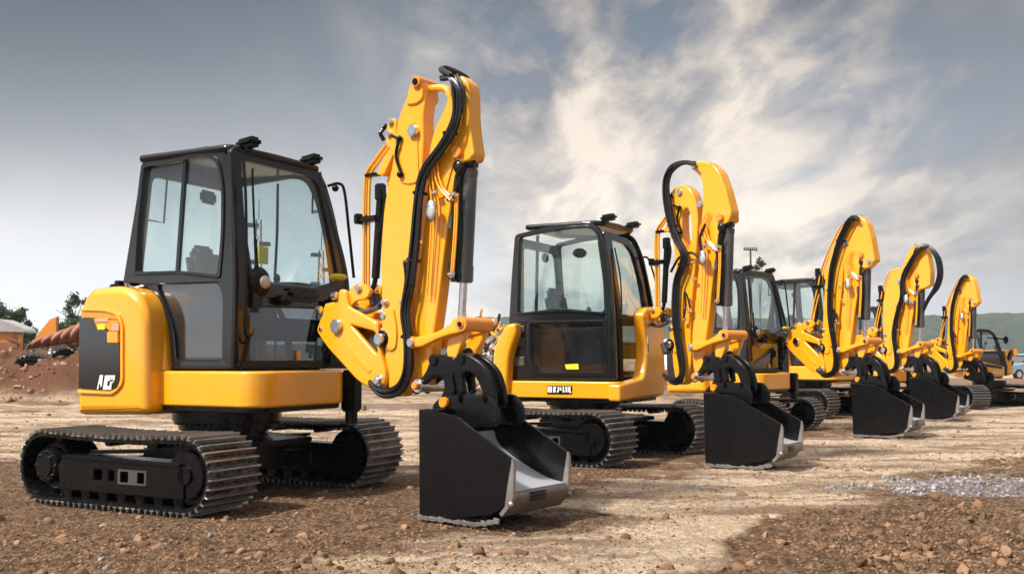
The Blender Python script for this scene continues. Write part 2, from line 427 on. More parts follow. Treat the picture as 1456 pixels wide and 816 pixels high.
# ================================================================== first type of body
def body_a(root):
    f = B1; parts = []
    # ---- deck beam
    dk = rounded([(-.26, -.66, .01), (.84, -.66, .14), (.96, -.50, .14), (.96, .50, .14), (.84, .66, .12), (.56, .68, .05), (.50, .98, .08), (-.3, .98, .05)], .1, 6)
    d = MB().plate([dk], .315, .028, 'Z', .975).build('deck', 'yellow', root); parts.append(d)
    MB().plate([[(x*.97, y*.97) for x, y in dk]], .05, .01, 'Z', .80).build('belly_plate', 'black', d)
    MB().box((.9, .72, .93), (.16, .15, .40), (0, 0, 0), .02).cyl((.9, .72, .62), (.9, .72, .75), .06, n=16).build('swing_post', 'black', d)
    # ---- floor of the cab
    parts.append(MB().plate([rounded([(-.70, -.56), (.62, -.56), (.62, .62), (-.7, .8)], .05)], .04, .01, 'Z', 1.155).box((.0, .1, 1.10), (1.2, 1.2, .07)).build('cab_floor', 'black', root))
    # ---- counterweight
    prof = xz(f, [(107, 590, .05), (110, 440, .10), (123, 410, .12), (165, 405, .3), (192, 413, .3), (207, 446, .3), (207, 590, .07)], -.83, .1, 8)
    def cwf(v):
        # rear corners swept in, top falls away gently towards the middle of the back
        k = max(0, (-v.x-.55)/.55); v.y *= 1-.16*k*k*0 ; return v
    c = MB().plate([prof], 1.62, .085, 'Y', -.02, cwf)
    c.plate([rounded([(-1.10, .74), (-.45, .74), (-.45, 1.78), (-.95, 1.80), (-1.10, 1.6)], .1, 6)], 1.3, .05, 'Y', 0)
    cw = c.build('counterweight', 'yellow', root, 50); parts.append(cw)
    # engine cover behind cab joining the counterweight
    MB().plate([rounded([(-.3, .86), (-.12, .86), (-.20, 1.55), (-.42, 1.86), (-.78, 1.88), (-.80, 1.2)], .08, 6)], 1.28, .05, 'Y', .0).build('engine_cover', 'yellow', cw)
    # black side panel, recess lip, lamps, lettering
    y = -.836
    pan = xz(f, [(112.5, 552), (113.5, 452), (148, 453), (151, 468), (155, 472), (170, 473), (171, 520), (168, 548, .05), (160, 555, .05)], y-.004, .012)
    sp = MB().plate([pan], .012, .003, 'Y', y-.004).build('side_panel', 'pane2', cw)
    MB().plate([xz(f, [(112, 559), (112, 553.5), (158, 556.5), (168.5, 551), (172.5, 540), (172.5, 462, .03), (166, 448, .04), (150, 443), (114, 442), (114, 439), (152, 439.5), (170, 445, .05), (176, 462, .04), (176, 546, .06), (162, 561, .06)], y, .004)], .022, .006, 'Y', y-.004).build('panel_trim', 'yellow', cw)
    MB().plate([xz(f, [(135, 453), (170, 456), (171, 470), (157, 470), (153, 466), (140, 466)], y, .01)], .012, .003, 'Y', y-.012).plate([xz(f, [(116, 443), (163, 446), (169, 454), (116, 451)], y, .01)], .008, .002, 'Y', y).build('lamp_recess', 'orange', cw)  # lamp surround, and the trim slot's shade painted as a darker orange strip
    def pb(px0, py0, px1, py1, nm, mt, th=.03, oy=-.012, r=.012):
        MB().plate([xz(f, [(px0, py1), (px0, py0), (px1, py0), (px1, py1)], y, r)], th, .006, 'Y', y+oy).build(nm, mt, cw)
    pb(139, 452.5, 156, 458.5, 'tail_light', 'lensred', .024); pb(141, 461, 152, 469, 'tail_light', 'label', .024)
    pb(161.5, 460, 172, 471, 'tail_light', 'lensred', .03); pb(156, 471.5, 171, 487.5, 'indicator_light', 'lensorange', .04)
    gl = [[(172, 718), (198, 600), (224, 600), (214, 690), (203, 704), (200, 672), (190, 676), (185, 718)],
          [(221, 722), (240, 603), (268, 603), (257, 690), (276, 692), (283, 655), (297, 655), (290, 722)],
          [(268, 602), (290, 602), (284, 640), (275, 650), (262, 648)], [(292, 602), (306, 602), (302, 640), (290, 640)], [(308, 602), (324, 602), (318, 645), (306, 645)],
          [(300, 652), (318, 650), (300, 668), (286, 672)]]
    mb = MB()
    for g in gl: mb.plate([xz(f, [(110+a/5.83, 430+b/5.83) for a, b in g], y, .001, 1)], .004, .0008, 'Y', y-.013)
    mb.build('lettering', 'white', cw)
    mb = MB().cyl((-.92, -.5, 1.84), (-.92, -.5, 1.94), .09, n=24, bev=.012).cyl((-.92, -.5, 1.93), (-.92, -.5, 1.975), .045, n=18, bev=.006).box((-.92, -.36, 1.89), (.26, .2, .05), (0, 0, 0), .01)
    mb.build('filler_cap', 'black', cw)
    MB().tube([(-.8, -.55, 1.9), (-.72, -.58, 1.93), (-.62, -.6, 1.9), (-.5, -.58, 1.91)], .008).build('latch', 'chrome', cw)
    # ---- cab
    lean = lambda v: Vector((v.x, v.y+.0, v.z))
    def far(v):                                                   # far side leans in above the waist
        k = max(0, (v.z-2.0)/1.1); return Vector((v.x, v.y-.34*k, v.z))
    def fr_(v):                                                   # the front leans back above the waist
        k = max(0, (v.z-1.95)/1.15); return Vector((v.x-.10*k, v.y, v.z))
    def near(v):
        k = max(0, (v.z-2.0)/1.1); return Vector((v.x, v.y+.02*k, v.z))
    so = xz(f, [(329, 524), (334.5, 400, .4), (334, 300, .4), (327, 232, .15), (319, 213, .12), (300, 206.5, .2), (204, 224, .04), (193, 300, .3), (177.5, 403, .01), (206, 403, .15), (231, 424, .2), (243, 466, .2), (247, 524)], -.57)
    w1 = xz(f, [(207, 239, .03), (290, 223.5, .2), (309, 229, .08), (317, 262, .2), (318, 330, .3), (313, 391, .04), (258, 385, .1), (197, 387, .04), (199, 330, .3)], -.57)
    w2 = xz(f, [(226, 405, .05), (312, 402, .05), (319, 420, .05), (318, 512, .03), (254, 512, .03), (250, 462, .3)], -.57)
    mb = MB().plate([so, w1, w2], .055, .012, 'Y', -.57, near)
    div = xz(f, [(260, 228), (265, 227), (256, 387), (251, 387)], -.57, .002)
    mb.plate([div], .03, .006, 'Y', -.575, near)
    # rubber-like inner surrounds, slightly proud
    ww = xz(f, [(203, 234, .03), (291, 217.5, .2), (313, 225, .08), (321, 262, .2), (322, 330, .3), (317, 397, .04), (258, 390, .1), (192, 392, .04), (195, 330, .3)], -.57)
    mb.plate([ww, w1], .02, .006, 'Y', -.602, near)
    # far side
    mb.plate([[(x, z) for x, z in so], w1, w2], .055, .012, 'Y', .98, far)
    # front frame
    fo = yz(f, [(337, 524), (335, 300, .3), (338, 212, .1), (344, 207, .05), (456, 236, .05), (470, 252, .12), (481, 300, .3), (492, 385, .3), (496, 440, .1), (496, 524)], .63)
    h1 = yz(f, [(352, 226, .05), (448, 250, .08), (461, 262, .10), (472, 330, .4), (480, 400, .06), (440, 410, .1), (352, 398, .05)], .63)
    h2 = yz(f, [(354, 436, .05), (474, 440, .05), (484, 514, .04), (354, 514, .04)], .63)
    mb.plate([fo, h1, h2], .06, .014, 'X', .62, fr_)
    # rear frame
    ro = [(-.59, 1.93), (-.57, 3.02), (-.5, 3.10), (.55, 3.10), (.66, 3.02), (.98, 2.0), (.98, 1.2), (-.59, 1.2)]
    rh = rounded([(-.45, 2.0), (-.45, 2.95), (.52, 2.95), (.84, 2.0)], .08)
    def rl(v):
        k = (v.z-1.93)/1.15; return Vector((v.x+.13*k, v.y, v.z))
    mb.plate([rounded(ro, .05), rh], .06, .014, 'X', -.70, rl)
    # dark hood under the windscreen
    mb.box((.63, .22, 1.83), (.12, 1.35, .17), (0, R(6), 0), .05)
    # corner pillar between side and front
    mb.tube([(.598, -.578, 1.16), (.602, -.578, 1.9), (.56, -.572, 2.6), (.51, -.555, 3.05)], .038, 10)
    mb.tube([(.64, .97, 1.18), (.63, .96, 2.0), (.56, .76, 2.7), (.53, .62, 3.07)], .035, 10)
    cab = mb.build('cab', 'cabblack', root, 30); parts.append(cab)
    # roof
    rf = rounded([(-.61, -.60, .05), (.50, -.60, .10), (.56, -.5, .1), (.57, .60, .10), (.5, .67, .1), (-.58, .66, .08)], .08, 5)
    mb = MB().plate([rf], .075, .034, 'Z', 3.10).plate([rounded([(-.5, -.48), (.38, -.48), (.38, .52), (-.5, .52)], .1, 4)], .04, .018, 'Z', 3.14)
    mb.tube([(.585, -.45, 3.10), (.60, 0, 3.105), (.585, .55, 3.10)], .016)
    mb.build('roof', 'cabblack', cab)
    for (yy) in (-.40, .47):
        work_light(cab, (.57, yy, 3.165), R(-4), 1.15)
    # glass
    quad_pane(cab, 'side_window', 'glass', w1, 'Y', -.565, near); quad_pane(cab, 'door_pane', 'smoke', w2, 'Y', -.565, near)
    quad_pane(cab, 'side_window', 'glass', w1, 'Y', .98, far); quad_pane(cab, 'windshield', 'glass', h1, 'X', .62, fr_)
    quad_pane(cab, 'lower_window', 'smoke', h2, 'X', .62, fr_); quad_pane(cab, 'rear_window', 'glass', rh, 'X', -.70, rl)
    # wiper, rails, headlamp, mirrors
    MB().tube([f.X(366, 398, .66), f.X(362, 330, .63), f.X(359, 250, .60), f.X(360, 240, .60)], .010).tube([f.X(366, 398, .665), f.X(363, 340, .65)], .016).build('wiper', 'black', cab)
    MB().tube([(.67, -.57, 3.0), (.69, -.55, 2.6), (.71, -.55, 2.0), (.71, -.56, 1.55), (.69, -.50, 1.38), (.66, -.44, 1.42)], .013).build('grab_rail', 'black', cab)
    MB().tube([(.56, .74, 2.95), (.64, .82, 2.98), (.68, .86, 2.9), (.69, .93, 2.5), (.68, 1.03, 2.05)], .015).ball((.62, .79, 2.93), .035).build('grab_rail', 'black', cab)
    hc = f.X(373, 401, .70)
    hl = MB().ball(hc-Vector((.04, 0, 0)), .125, (.6, 1.0, 1.1), 12).box(hc-Vector((.06, .04, .16)), (.09, .2, .22), (0, 0, 0), .04).build('headlight', 'black', cab)
    MB().ball(hc+Vector((.022, 0.01, .0)), .062, (.5, 1.15, .95), 12).build('lamp_lens', 'lens', cab)
    MB().tube([f.Y(212, 313, -.2), f.Y(233, 317, -.2), f.Y(238, 250, -.2)], .010, smooth=False).box(f.Y(296, 281, .1), (.05, .26, .13), (0, 0, R(10)), .03).build('mirror', 'black', cab)
    MB().tube([f.Y(444, 300, .7), f.Y(464, 300, .7), f.Y(444, 303, .72), f.Y(445, 262, .75)], .010, smooth=False).build('mirror_bracket', 'black', cab)
    MB().tube([f.X(395, 262, -.1), f.X(394, 330, 0), f.X(391, 392, .1)], .014).build('pillar_rail', 'black', cab)
    MB().box(f.X(374, 363, .45), (.02, .13, .16), (0, 0, 0), .005).build('notice_card', 'label', cab)
    seat_and_controls(cab)
    # boots, valves and plumbing at the cab front
    mb = MB()
    mb.box(f.X(430, 420, .68), (.10, .45, .12), (0, 0, 0), .04).ball(f.X(405, 427, .7), .07, (1, 1.2, .7), 8)
    mb.box((.68, .72, 1.5), (.10, .3, .7), (0, 0, 0), .04).tube([(.72, .5, 1.3), (.74, .6, 1.6), (.72, .7, 1.85)], .02).tube([(.72, .55, 1.25), (.76, .66, 1.5), (.74, .8, 1.75)], .02)
    mb.box((.66, .1, 1.19), (.06, 1.35, .06), (0, 0, 0), .015)
    mb.build('valve_cover', 'black', cab)
    MB().box(f.X(481, 394, .85), (.10, .2, .05), (0, R(-10), 0), .02).build('work_light', 'label', cab)
    MB().box(f.X(424, 505, .64), (.02, .05, .09), (0, 0, 0), .004).build('warning_label', 'lensorange', cab)
    return parts

# ================================================================== body of the second machine (its own shape)
B2 = Fr(.93, 13.3, -28.0)
def body_b(root):
    f = B2; parts = []
    dy = -.66
    side = [f.Y(p[0], p[1], dy) for p in ((723, 541), (872, 568))]
    z1, z0 = side[0].z, side[1].z
    dk = rounded([(side[0].x-.05, dy, .03), (.66, dy, .06), (.86, dy+.10, .1), (.86, .62, .1), (-.6, .66)], .05, 5)
    d = MB().plate([dk], z1-z0, .022, 'Z', (z1+z0)/2).build('deck', 'yellow', root); parts.append(d)
    MB().plate([[(x*.95, y*.95) for x, y in dk]], .05, .01, 'Z', z0-.02).build('belly_plate', 'black', d)
    fen = xz(f, [(736, 459, .05), (722, 461, .1), (705, 490, .3), (700.5, 540, .3), (701, 573, .03), (722, 573, .04), (726, 505, .2), (737, 474, .05)], -.69, .05, 6)
    parts.append(MB().plate([fen], .30, .045, 'Y', -.60).plate([[(x+.05, z) for x, z in fen]], .9, .04, 'Y', .0).build('counterweight', 'yellow', root, 50))
    # front cowl
    cw = yz(f, [(873, 571, .04), (873, 547, .03), (908, 537, .1), (913, 500, .2), (907, 446, .05), (913, 437, .05), (929, 436, .05), (936, 452, .1), (938.5, 540, .05), (937, 561, .05), (915, 564, .1)], .86, .04, 6)
    co = MB().plate([cw], .16, .035, 'X', .86).build('front_cowl', 'yellow', root, 50); parts.append(co)
    e = yz(f, [(931, 448), (936, 456), (938, 552), (931, 556)], .8, .02)
    MB().plate([e], .3, .02, 'X', .70).build('cowl_side', 'orange', co)
    MB().box(f.X(921.5, 490, .945), (.006, .045, .22), (0, 0, 0), .002).build('decal', 'white', co); MB().box(f.X(921.5, 494, .951), (.004, .04, .11), (0, 0, 0), .001).build('decal_band', 'blue', co)
    # name plate
    y = dy-.004
    MB().plate([xz(f, [(778, 560), (778, 548), (813.5, 548), (813.5, 560)], y, .008)], .008, .002, 'Y', y).build('name_plate', 'pane2', d)
    mb = MB()
    def L(*g):
        mb.plate([xz(f, [(760+a/18.2, 530+b/18.2) for a, b in q], y, .0005, 1) for q in g], .003, .0005, 'Y', y-.006)
    L([(345, 350), (460, 350), (460, 505), (345, 505)], [(398, 380), (428, 380), (428, 405), (398, 405)], [(390, 450), (428, 450), (428, 470), (390, 470)])
    L([(492, 350), (565, 350), (548, 505), (486, 505)]); L([(605, 350), (640, 350), (655, 420), (625, 505), (575, 505), (605, 430)])
    L([(668, 350), (690, 350), (700, 420), (735, 425), (700, 460), (665, 440)]); L([(725, 350), (778, 350), (770, 390), (788, 505), (730, 505), (742, 430)])
    L([(805, 350), (855, 350), (862, 500), (808, 500)]); L([(880, 350), (942, 350), (935, 450), (962, 515), (905, 515), (872, 470)])
    mb.build('lettering', 'white', d)
    # cab
    def lean(v):
        return v
    def far(v):
        k = max(0, (v.z-1.9)/1.0); return Vector((v.x, v.y-.22*k, v.z))
    def fr_(v):
        k = max(0, (v.z-1.9)/1.0); return Vector((v.x-.10*k, v.y, v.z))
    so = xz(f, [(726, 540), (725, 455, .02), (728, 400, .3), (733, 334, .06), (790, 320, .5), (835, 315, .2), (853, 322, .12), (864, 352, .3), (873, 420, .3), (876.5, 480, .3), (878, 540)], -.57)
    w1 = xz(f, [(741, 338, .05), (795, 327, .4), (838, 324, .1), (850, 332, .1), (858, 380, .4), (861, 444, .06), (800, 438, .1), (738, 445, .04), (739, 390, .3)], -.57)
    w2 = xz(f, [(756, 461, .04), (858, 459, .04), (862, 500, .1), (863, 529, .03), (769, 529, .06), (757, 510, .06)], -.57)
    mb = MB().plate([so, w1, w2], .055, .012, 'Y', -.57)
    ww = xz(f, [(738, 335, .05), (795, 323, .4), (841, 320, .1), (853, 330, .1), (861, 380, .4), (864, 449, .06), (800, 443, .1), (735, 449, .04), (736, 390, .3)], -.57)
    mb.plate([ww, w1], .02, .006, 'Y', -.602)
    wb = xz(f, [(751, 456, .06), (862, 455, .05), (866, 500, .1), (867, 533, .03), (764, 533, .06), (752, 512, .06)], -.57)
    mb.plate([wb, w2], .02, .006, 'Y', -.602)
    mb.plate([so, w1, w2], .055, .012, 'Y', .83, far)
    fo = yz(f, [(879, 540), (876, 450, .3), (866, 345, .2), (866, 327, .05), (898, 338, .06), (909, 352, .1), (917, 400, .3), (921, 440), (921, 540)], .62)
    h1 = yz(f, [(876, 340, .05), (896, 347, .06), (905, 360, .1), (912, 400, .3), (915, 440, .3), (913, 534, .03), (884, 534, .03), (882, 440, .3)], .62)
    mb.plate([fo, h1], .06, .014, 'X', .62, fr_)
    ro = [(-.57, 1.0), (-.57, 2.8), (.62, 2.8), (.83, 1.9), (.83, 1.0)]
    rh = rounded([(-.45, 1.7), (-.45, 2.68), (.52, 2.68), (.7, 1.9), (.7, 1.7)], .08)
    mb.plate([rounded(ro, .06), rh], .06, .014, 'X', -.66)
    mb.tube([(.60, -.58, 1.0), (.60, -.58, 1.9), (.50, -.575, 2.7)], .036, 10)
    cab = mb.build('cab', 'cabblack', root, 30); parts.append(cab)
    zt = f.Y(790, 320, -.57).z
    rf = rounded([(-.56, -.59, .05), (.42, -.59, .12), (.52, -.45, .1), (.52, .50, .10), (.42, .60, .1), (-.6, .6, .08)], .08, 5)
    MB().plate([rf], .07, .034, 'Z', zt-.005).tube([(.53, -.4, zt+.01), (.545, 0, zt+.015), (.53, .45, zt)], .014).build('roof', 'cabblack', cab)
    for yy in (-.42, .42):
        MB().box((.55, yy, zt+.07), (.2, .15, .08), (0, R(-6), 0), .03).box((.5, yy, zt+.03), (.08, .06, .06)).build('work_light', 'black', cab)
    quad_pane(cab, 'side_window', 'glass', w1, 'Y', -.565); quad_pane(cab, 'door_pane', 'smoke', w2, 'Y', -.565)
    quad_pane(cab, 'side_window', 'glass', w1, 'Y', .83, far); quad_pane(cab, 'windshield', 'glass', h1, 'X', .62, fr_)
    quad_pane(cab, 'rear_window', 'glass', rh, 'X', -.66)
    MB().plate([xz(f, [(762, 335), (766, 334), (764, 442), (760, 442)], -.55, .002)], .02, .004, 'Y', -.54).build('window_divider', 'black', cab)
    # vents in the side panel, label, radiator slats behind the smoked pane
    mb = MB()
    for (a, b, c, d_) in ((729, 480, 746, 492), (729, 507, 746, 520), (731, 463, 746, 472)):
        mb.plate([xz(f, [(a, d_), (a, b), (c, b), (c, d_)], -.60, .012)], .02, .006, 'Y', -.602)
    mb.split('side_vent', 'grey', cab)
    MB().plate([xz(f, [(805, 525), (803, 518), (822, 517), (823, 525)], -.59, .004)], .006, .001, 'Y', -.585).build('warning_label', 'label', cab)
    mb = MB()
    for k in range(12):
        z = 1.06+k*.042; mb.box((.1, -.50, z), (.95, .02, .014), (R(25), 0, 0))
    mb.box((.1, -.44, 1.28), (1.05, .03, .6)); mb.build('radiator_grille', 'inner', cab)
    c = f.X(935, 405, .75)
    MB().tube([f.X(914, 366, .60), f.X(921, 367, .68), f.X(928, 385, .72), f.X(932, 400, .74)], .013).box(c, (.05, .13, .24), (0, 0, R(20)), .03).tube([c, c+Vector((0, .05, -.1)), c+Vector((-.02, .06, -.33))], .014).build('mirror', 'black', cab)
    MB().tube([f.X(884, 442, .67), f.X(882, 395, .66), f.X(874, 352, .6)], .010).build('wiper', 'black', cab)
    seat_and_controls(cab, -.12, .1, .98)
    MB().ball((.05, -.2, 2.60), .09, (1, 1.2, .7), 8).box((-.4, -.3, 2.55), (.06, .12, .12), (0, 0, 0), .02).build('dome_lamp', 'inner', cab)
    MB().plate([rounded([(-.60, -.54), (.60, -.54), (.60, .75), (-.6, .75)], .05)], .04, .01, 'Z', z1+.02).box((.0, .1, z1-.04), (1.1, 1.1, .05)).build('floor', 'black', cab)
    return parts

# ================================================================== the digging arm (frame A1: origin at the swing pivot)
A1 = Fr(-1.71, 9.2, -36.87)
VAR = {
 'B': dict(
  bo=[(553, 560, .05), (547, 520, .3), (545, 440, .4), (550, 380, .4), (558, 330, .3), (556, 290, .3), (548, 240, .3), (541, 195, .2), (549, 165, .15), (570, 148, .15), (592, 158, .2), (601, 185, .3), (605, 215, .3), (602, 260, .4), (598, 310, .4), (588, 400, .5), (584, 470, .3), (585, 520, .2), (578, 553, .05), (566, 566, .05)],
  hole=[(572, 210, .05), (583, 196, .05), (592, 220, .1), (590, 268, .1), (580, 290, .05), (572, 255, .1)],
  dp=[(592, 118, .05), (594, 106, .05), (603, 101, .05), (630, 102, .3), (650, 122, .3), (664, 162, .3), (674, 206, .06), (668, 228, .05), (651, 233, .08), (644, 270, .3), (632, 350, .5), (623, 430, .4), (614, 490, .3), (612, 540, .1), (606, 556, .04), (597, 558, .04), (589, 535, .2), (586, 480, .4), (592, 420, .4), (602, 340, .4), (608, 270, .3), (612, 215, .2), (616, 175, .2), (614, 140, .1), (604, 124, .05)],
  hose=[(530, 546), (550, 557), (565, 546), (564, 500), (558, 450), (556, 400), (560, 350), (572, 315), (575, 290), (562, 262), (552, 235), (545, 200), (541, 160), (546, 128), (560, 110), (580, 102), (600, 104)],
  pins=[(601, 109, .045), (570, 166, .04), (611, 190, .04)], rib=[(628, 101), (650, 120), (664, 160), (675, 208), (669, 226), (658, 165), (646, 128)]),
 'C': dict(
  bo=[(553, 560, .05), (547, 520, .3), (544, 460, .4), (548, 398, .4), (556, 294, .4), (566, 226, .3), (586, 180, .2), (600, 170, .1), (606, 240, .4), (599, 310, .4), (588, 400, .5), (584, 470, .3), (585, 520, .2), (578, 553, .05), (566, 566, .05)],
  hole=None,
  dp=[(600, 182, .1), (612, 140, .3), (624, 116, .1), (638, 104, .08), (654, 108, .2), (668, 124, .3), (677, 166, .4), (686, 232, .06), (674, 252, .1), (652, 258, .1), (644, 300, .3), (632, 370, .5), (623, 430, .4), (614, 490, .3), (612, 540, .1), (606, 556, .04), (597, 558, .04), (589, 535, .2), (586, 480, .4), (591, 420, .4), (600, 340, .4), (606, 270, .3)],
  hose=[(530, 545), (545, 557), (568, 551), (578, 525), (576, 480), (570, 430), (566, 380), (568, 320), (574, 260), (584, 215), (596, 178), (608, 148), (620, 124), (634, 108), (646, 112)],
  pins=[(640, 113, .05), (613, 185, .055), (588, 205, .05), (672, 234, .04)], rib=[(652, 107), (668, 124), (679, 166), (688, 232), (680, 240), (670, 180), (658, 128)]),
 'D': dict(
  bo=[(553, 560, .05), (547, 520, .3), (542, 440, .4), (540, 370, .4), (545, 309, .4), (556, 255, .3), (572, 210, .2), (598, 190, .1), (612, 230, .4), (603, 310, .4), (590, 400, .5), (584, 470, .3), (585, 520, .2), (578, 553, .05), (566, 566, .05)],
  hole=None,
  dp=[(600, 200, .1), (612, 172, .2), (628, 132, .2), (642, 110, .08), (658, 104, .05), (676, 108, .06), (686, 130, .2), (693, 200, .4), (690, 250, .06), (676, 262, .1), (654, 268, .1), (646, 300, .3), (632, 370, .5), (623, 430, .4), (614, 490, .3), (612, 540, .1), (606, 556, .04), (597, 558, .04), (589, 535, .2), (586, 480, .4), (591, 420, .4), (600, 340, .4), (606, 270, .3)],
  hose=[(530, 545), (545, 557), (568, 551), (579, 525), (578, 480), (574, 430), (580, 380), (592, 330), (603, 290), (604, 250), (612, 215), (628, 178), (648, 140), (668, 118), (682, 112)],
  pins=[(654, 113, .05), (671, 110, .04), (620, 200, .05), (596, 240, .05)], rib=[(674, 108), (686, 130), (695, 200), (692, 250), (684, 255), (682, 190), (674, 130)]),
}
def make_arm(root, fr_body, var='A'):
    VV = VAR.get(var)
    a = A1; parts = []; NY = -.12
    P = lambda px, py, y=NY: a.Y(px, py, y)
    def pl(pts, thick, yc, ytrace=NY, bev=.012, r=.03, holes=()):
        return ([xz(a, pts, ytrace, r, 4)]+[xz(a, h, ytrace, .02, 4) for h in holes], thick, bev, 'Y', yc)
    def pin(mb, px, py, r=.04, y0=-.17, y1=.17, ytrace=NY):
        c = P(px, py, ytrace); mb.cyl((c.x, y0, c.z), (c.x, y1, c.z), r, n=20, bev=.006); return c
    # --- swing bracket
    br = [(454, 470, .04), (463, 445, .03), (466, 432, .02), (484, 428, .03), (486, 411, .04), (496, 412, .04), (500, 436, .03), (541, 458, .04), (545, 500, .2), (553, 528, .05), (552, 546, .05), (543, 556, .04), (517, 546, .1), (487, 513, .2), (467, 491, .1)]
    hol = [(503, 462, .02), (538, 472, .03), (541, 505, .05), (534, 497, .05)]
    mb = MB()
    for yc in (-.135, .135): mb.plate(*pl(br, .055, yc, bev=.02, holes=[hol]))
    # thickened rim and the raised rib with a long recess
    rib = [(470, 494), (490, 509), (519, 541), (538, 552), (546, 540), (520, 500), (498, 470), (478, 474)]
    mb.plate(*pl([(494, 486, .04), (500, 484, .05), (534, 526, .06), (530, 531, .05), (506, 508, .1)], .012, -.163, bev=.005))
    mb.plate(*pl([(463, 446), (466, 440), (541, 458), (541, 464), (498, 460), (480, 450)], .30, -.0, bev=.012))
    mb.plate(*pl([(455, 472), (468, 491), (488, 514), (519, 547), (543, 556), (544, 550), (520, 540), (492, 510), (470, 486), (461, 470)], .3, -.0, bev=.012))
    br_o = mb.build('swing_bracket', 'yellow', root, 40); parts.append(br_o)
    mb = MB(); pin(mb, 485, 464, .062, -.20, .2); pin(mb, 461, 468, .022, -.175, .175); pin(mb, 545, 541, .05, -.19, .19); pin(mb, 478, 421, .03, -.17, .17)
    mb.split('pin', 'chrome', br_o)
    c = P(545, 541, -.12)
    mb = MB(); mb.cyl((c.x, -.2, c.z), (c.x, -.215, c.z), .03, n=6)
    for (px, py) in ((460, 441), (482, 421)): q = P(px, py); mb.cyl((q.x-.03, -.17, q.z), (q.x+.03, -.17, q.z), .035, n=12, bev=.008)
    mb.split('grease_fitting', 'chrome', br_o)
    # knuckle above the bracket and the lower post
    mb = MB()
    for yc in (-.10, .10): mb.plate(*pl([(499, 408, .03), (508, 402, .04), (520, 404, .04), (528, 414, .05), (520, 426, .04), (506, 428, .03), (496, 438, .02), (493, 420, .02)], .05, yc))
    kn = mb.build('knuckle', 'yellow', root, 40); parts.append(kn)
    mb = MB(); pin(mb, 511, 410, .035, -.15, .15); mb.split('pin', 'chrome', kn)
    mb = MB(); mb.cyl(P(530, 432, 0), P(549, 430, 0), .035, n=14).tube([P(500, 436, -.05), P(520, 443, -.05), P(540, 436, -.05)], .025).box(P(533, 424, -.02), (.12, .12, .1), (0, .3, 0), .03).cyl(P(532, 478, -.02), P(538, 500, -.02), .055, n=18, bev=.01)
    parts += mb.split('hose_block', 'grey', root)
    # --- boom
    bo = [(553, 560, .05), (547, 520, .3), (542, 440, .4), (540, 370, .4), (545, 290, .4), (559, 225, .4), (564, 172, .3), (574, 146, .08), (586, 117, .05), (595, 110.5, .06), (603, 116, .05), (605, 140, .1), (601, 165, .2), (602, 200, .3), (599, 250, .4), (592, 310, .4), (585, 400, .5), (582, 470, .3), (585, 520, .2), (578, 553, .05), (566, 566, .05)]
    if VV: bo = VV['bo']
    mb = MB().plate(*pl(bo, .15, -.045, bev=.022, r=.1, holes=[VV['hole']] if VV and VV['hole'] else ()))
    if not VV: mb.plate(*pl([(567, 262, .1), (566, 190, .1), (574, 168, .08), (586, 168, .08), (594, 190, .1), (597, 262, .1)], .016, -.124, bev=.007))
    if not VV: mb.plate(*pl([(584, 122, .04), (595, 111, .06), (603, 118, .05), (603, 142, .04), (592, 150, .04), (578, 150, .04)], .21, -.035, bev=.015))
    mb.plate(*pl([(544, 440, .05), (560, 436, .05), (566, 470, .1), (564, 496, .1), (553, 500, .05), (546, 480, .1)], .02, -.128, bev=.008))
    boom = mb.build('boom', 'yellow', root, 40); parts.append(boom)
    if not VV:
        mb = MB(); pin(mb, 596, 118, .05, -.17, .1); mb.split('pin', 'orange', boom)
    else:
        mb = MB()
        for (a_, b_, r_) in VV['pins']: pin(mb, a_, b_, r_, -.15, .06)
        mb.split('pin', 'chrome', boom)
    mb = MB()
    if not VV: pin(mb, 590, 187, .052, -.17, .1)
    pin(mb, 545, 482, .05, -.19, .19); pin(mb, 549, 430, .03, -.15, .15); pin(mb, 547, 449, .03, -.15, .15); pin(mb, 549, 430, .02, -.17, .17)
    mb.split('pin', 'chrome', boom)
    mb = MB()
    if not VV: pin(mb, 596, 118, .028, -.185, .12)
    pin(mb, 545, 482, .075, -.15, .15); mb.split('pin_cap', 'black', boom)
    # bar between the two tops
    if not VV: mb = MB().tube([P(602, 130, -.04), P(615, 126, -.04), P(634, 127, -.04), P(641, 138, -.04)], .03, 10); parts.append(mb.build('cross_tube', 'yellow', root))
    # --- dipper
    dp = [(638, 128, .08), (645, 113, .06), (655, 106, .08), (666, 117, .1), (667, 160, .2), (669, 195, .2), (673, 217, .05), (669, 228, .04), (651, 233, .08), (644, 270, .3), (632, 350, .5), (623, 430, .4), (614, 490, .3), (612, 540, .1), (606, 556, .04), (597, 558, .04), (589, 535, .2), (586, 480, .4), (591, 420, .4), (600, 340, .4), (607, 270, .3), (607, 225, .2), (616, 184, .15), (632, 154, .15)]
    if VV: dp = VV['dp']
    mb = MB().plate(*pl(dp, .13, -.055, bev=.022, r=.1))
    if not VV: mb.plate(*pl([(612, 262, .1), (613, 232, .2), (625, 200, .2), (646, 176, .1), (652, 210, .2), (641, 250, .2), (630, 290, .1)], .014, -.128, bev=.006))
    if VV: mb.plate(*pl(VV['rib'], .155, -.05, bev=.015, r=.06))
    else: mb.plate(*pl([(652, 110, .05), (664, 113, .06), (668, 130, .1), (668, 165, .2), (671, 195, .2), (675, 220, .03), (669, 226, .02), (663, 195, .2), (659, 130, .1)], .155, -.05, bev=.015, r=.04))
    dip = mb.build('dipper_arm', 'yellow', root, 40); parts.append(dip)
    mb = MB(); pin(mb, 602, 548, .055, -.20, .2); pin(mb, 596, 487, .035, -.24, .24); mb.split('pin', 'chrome', dip)
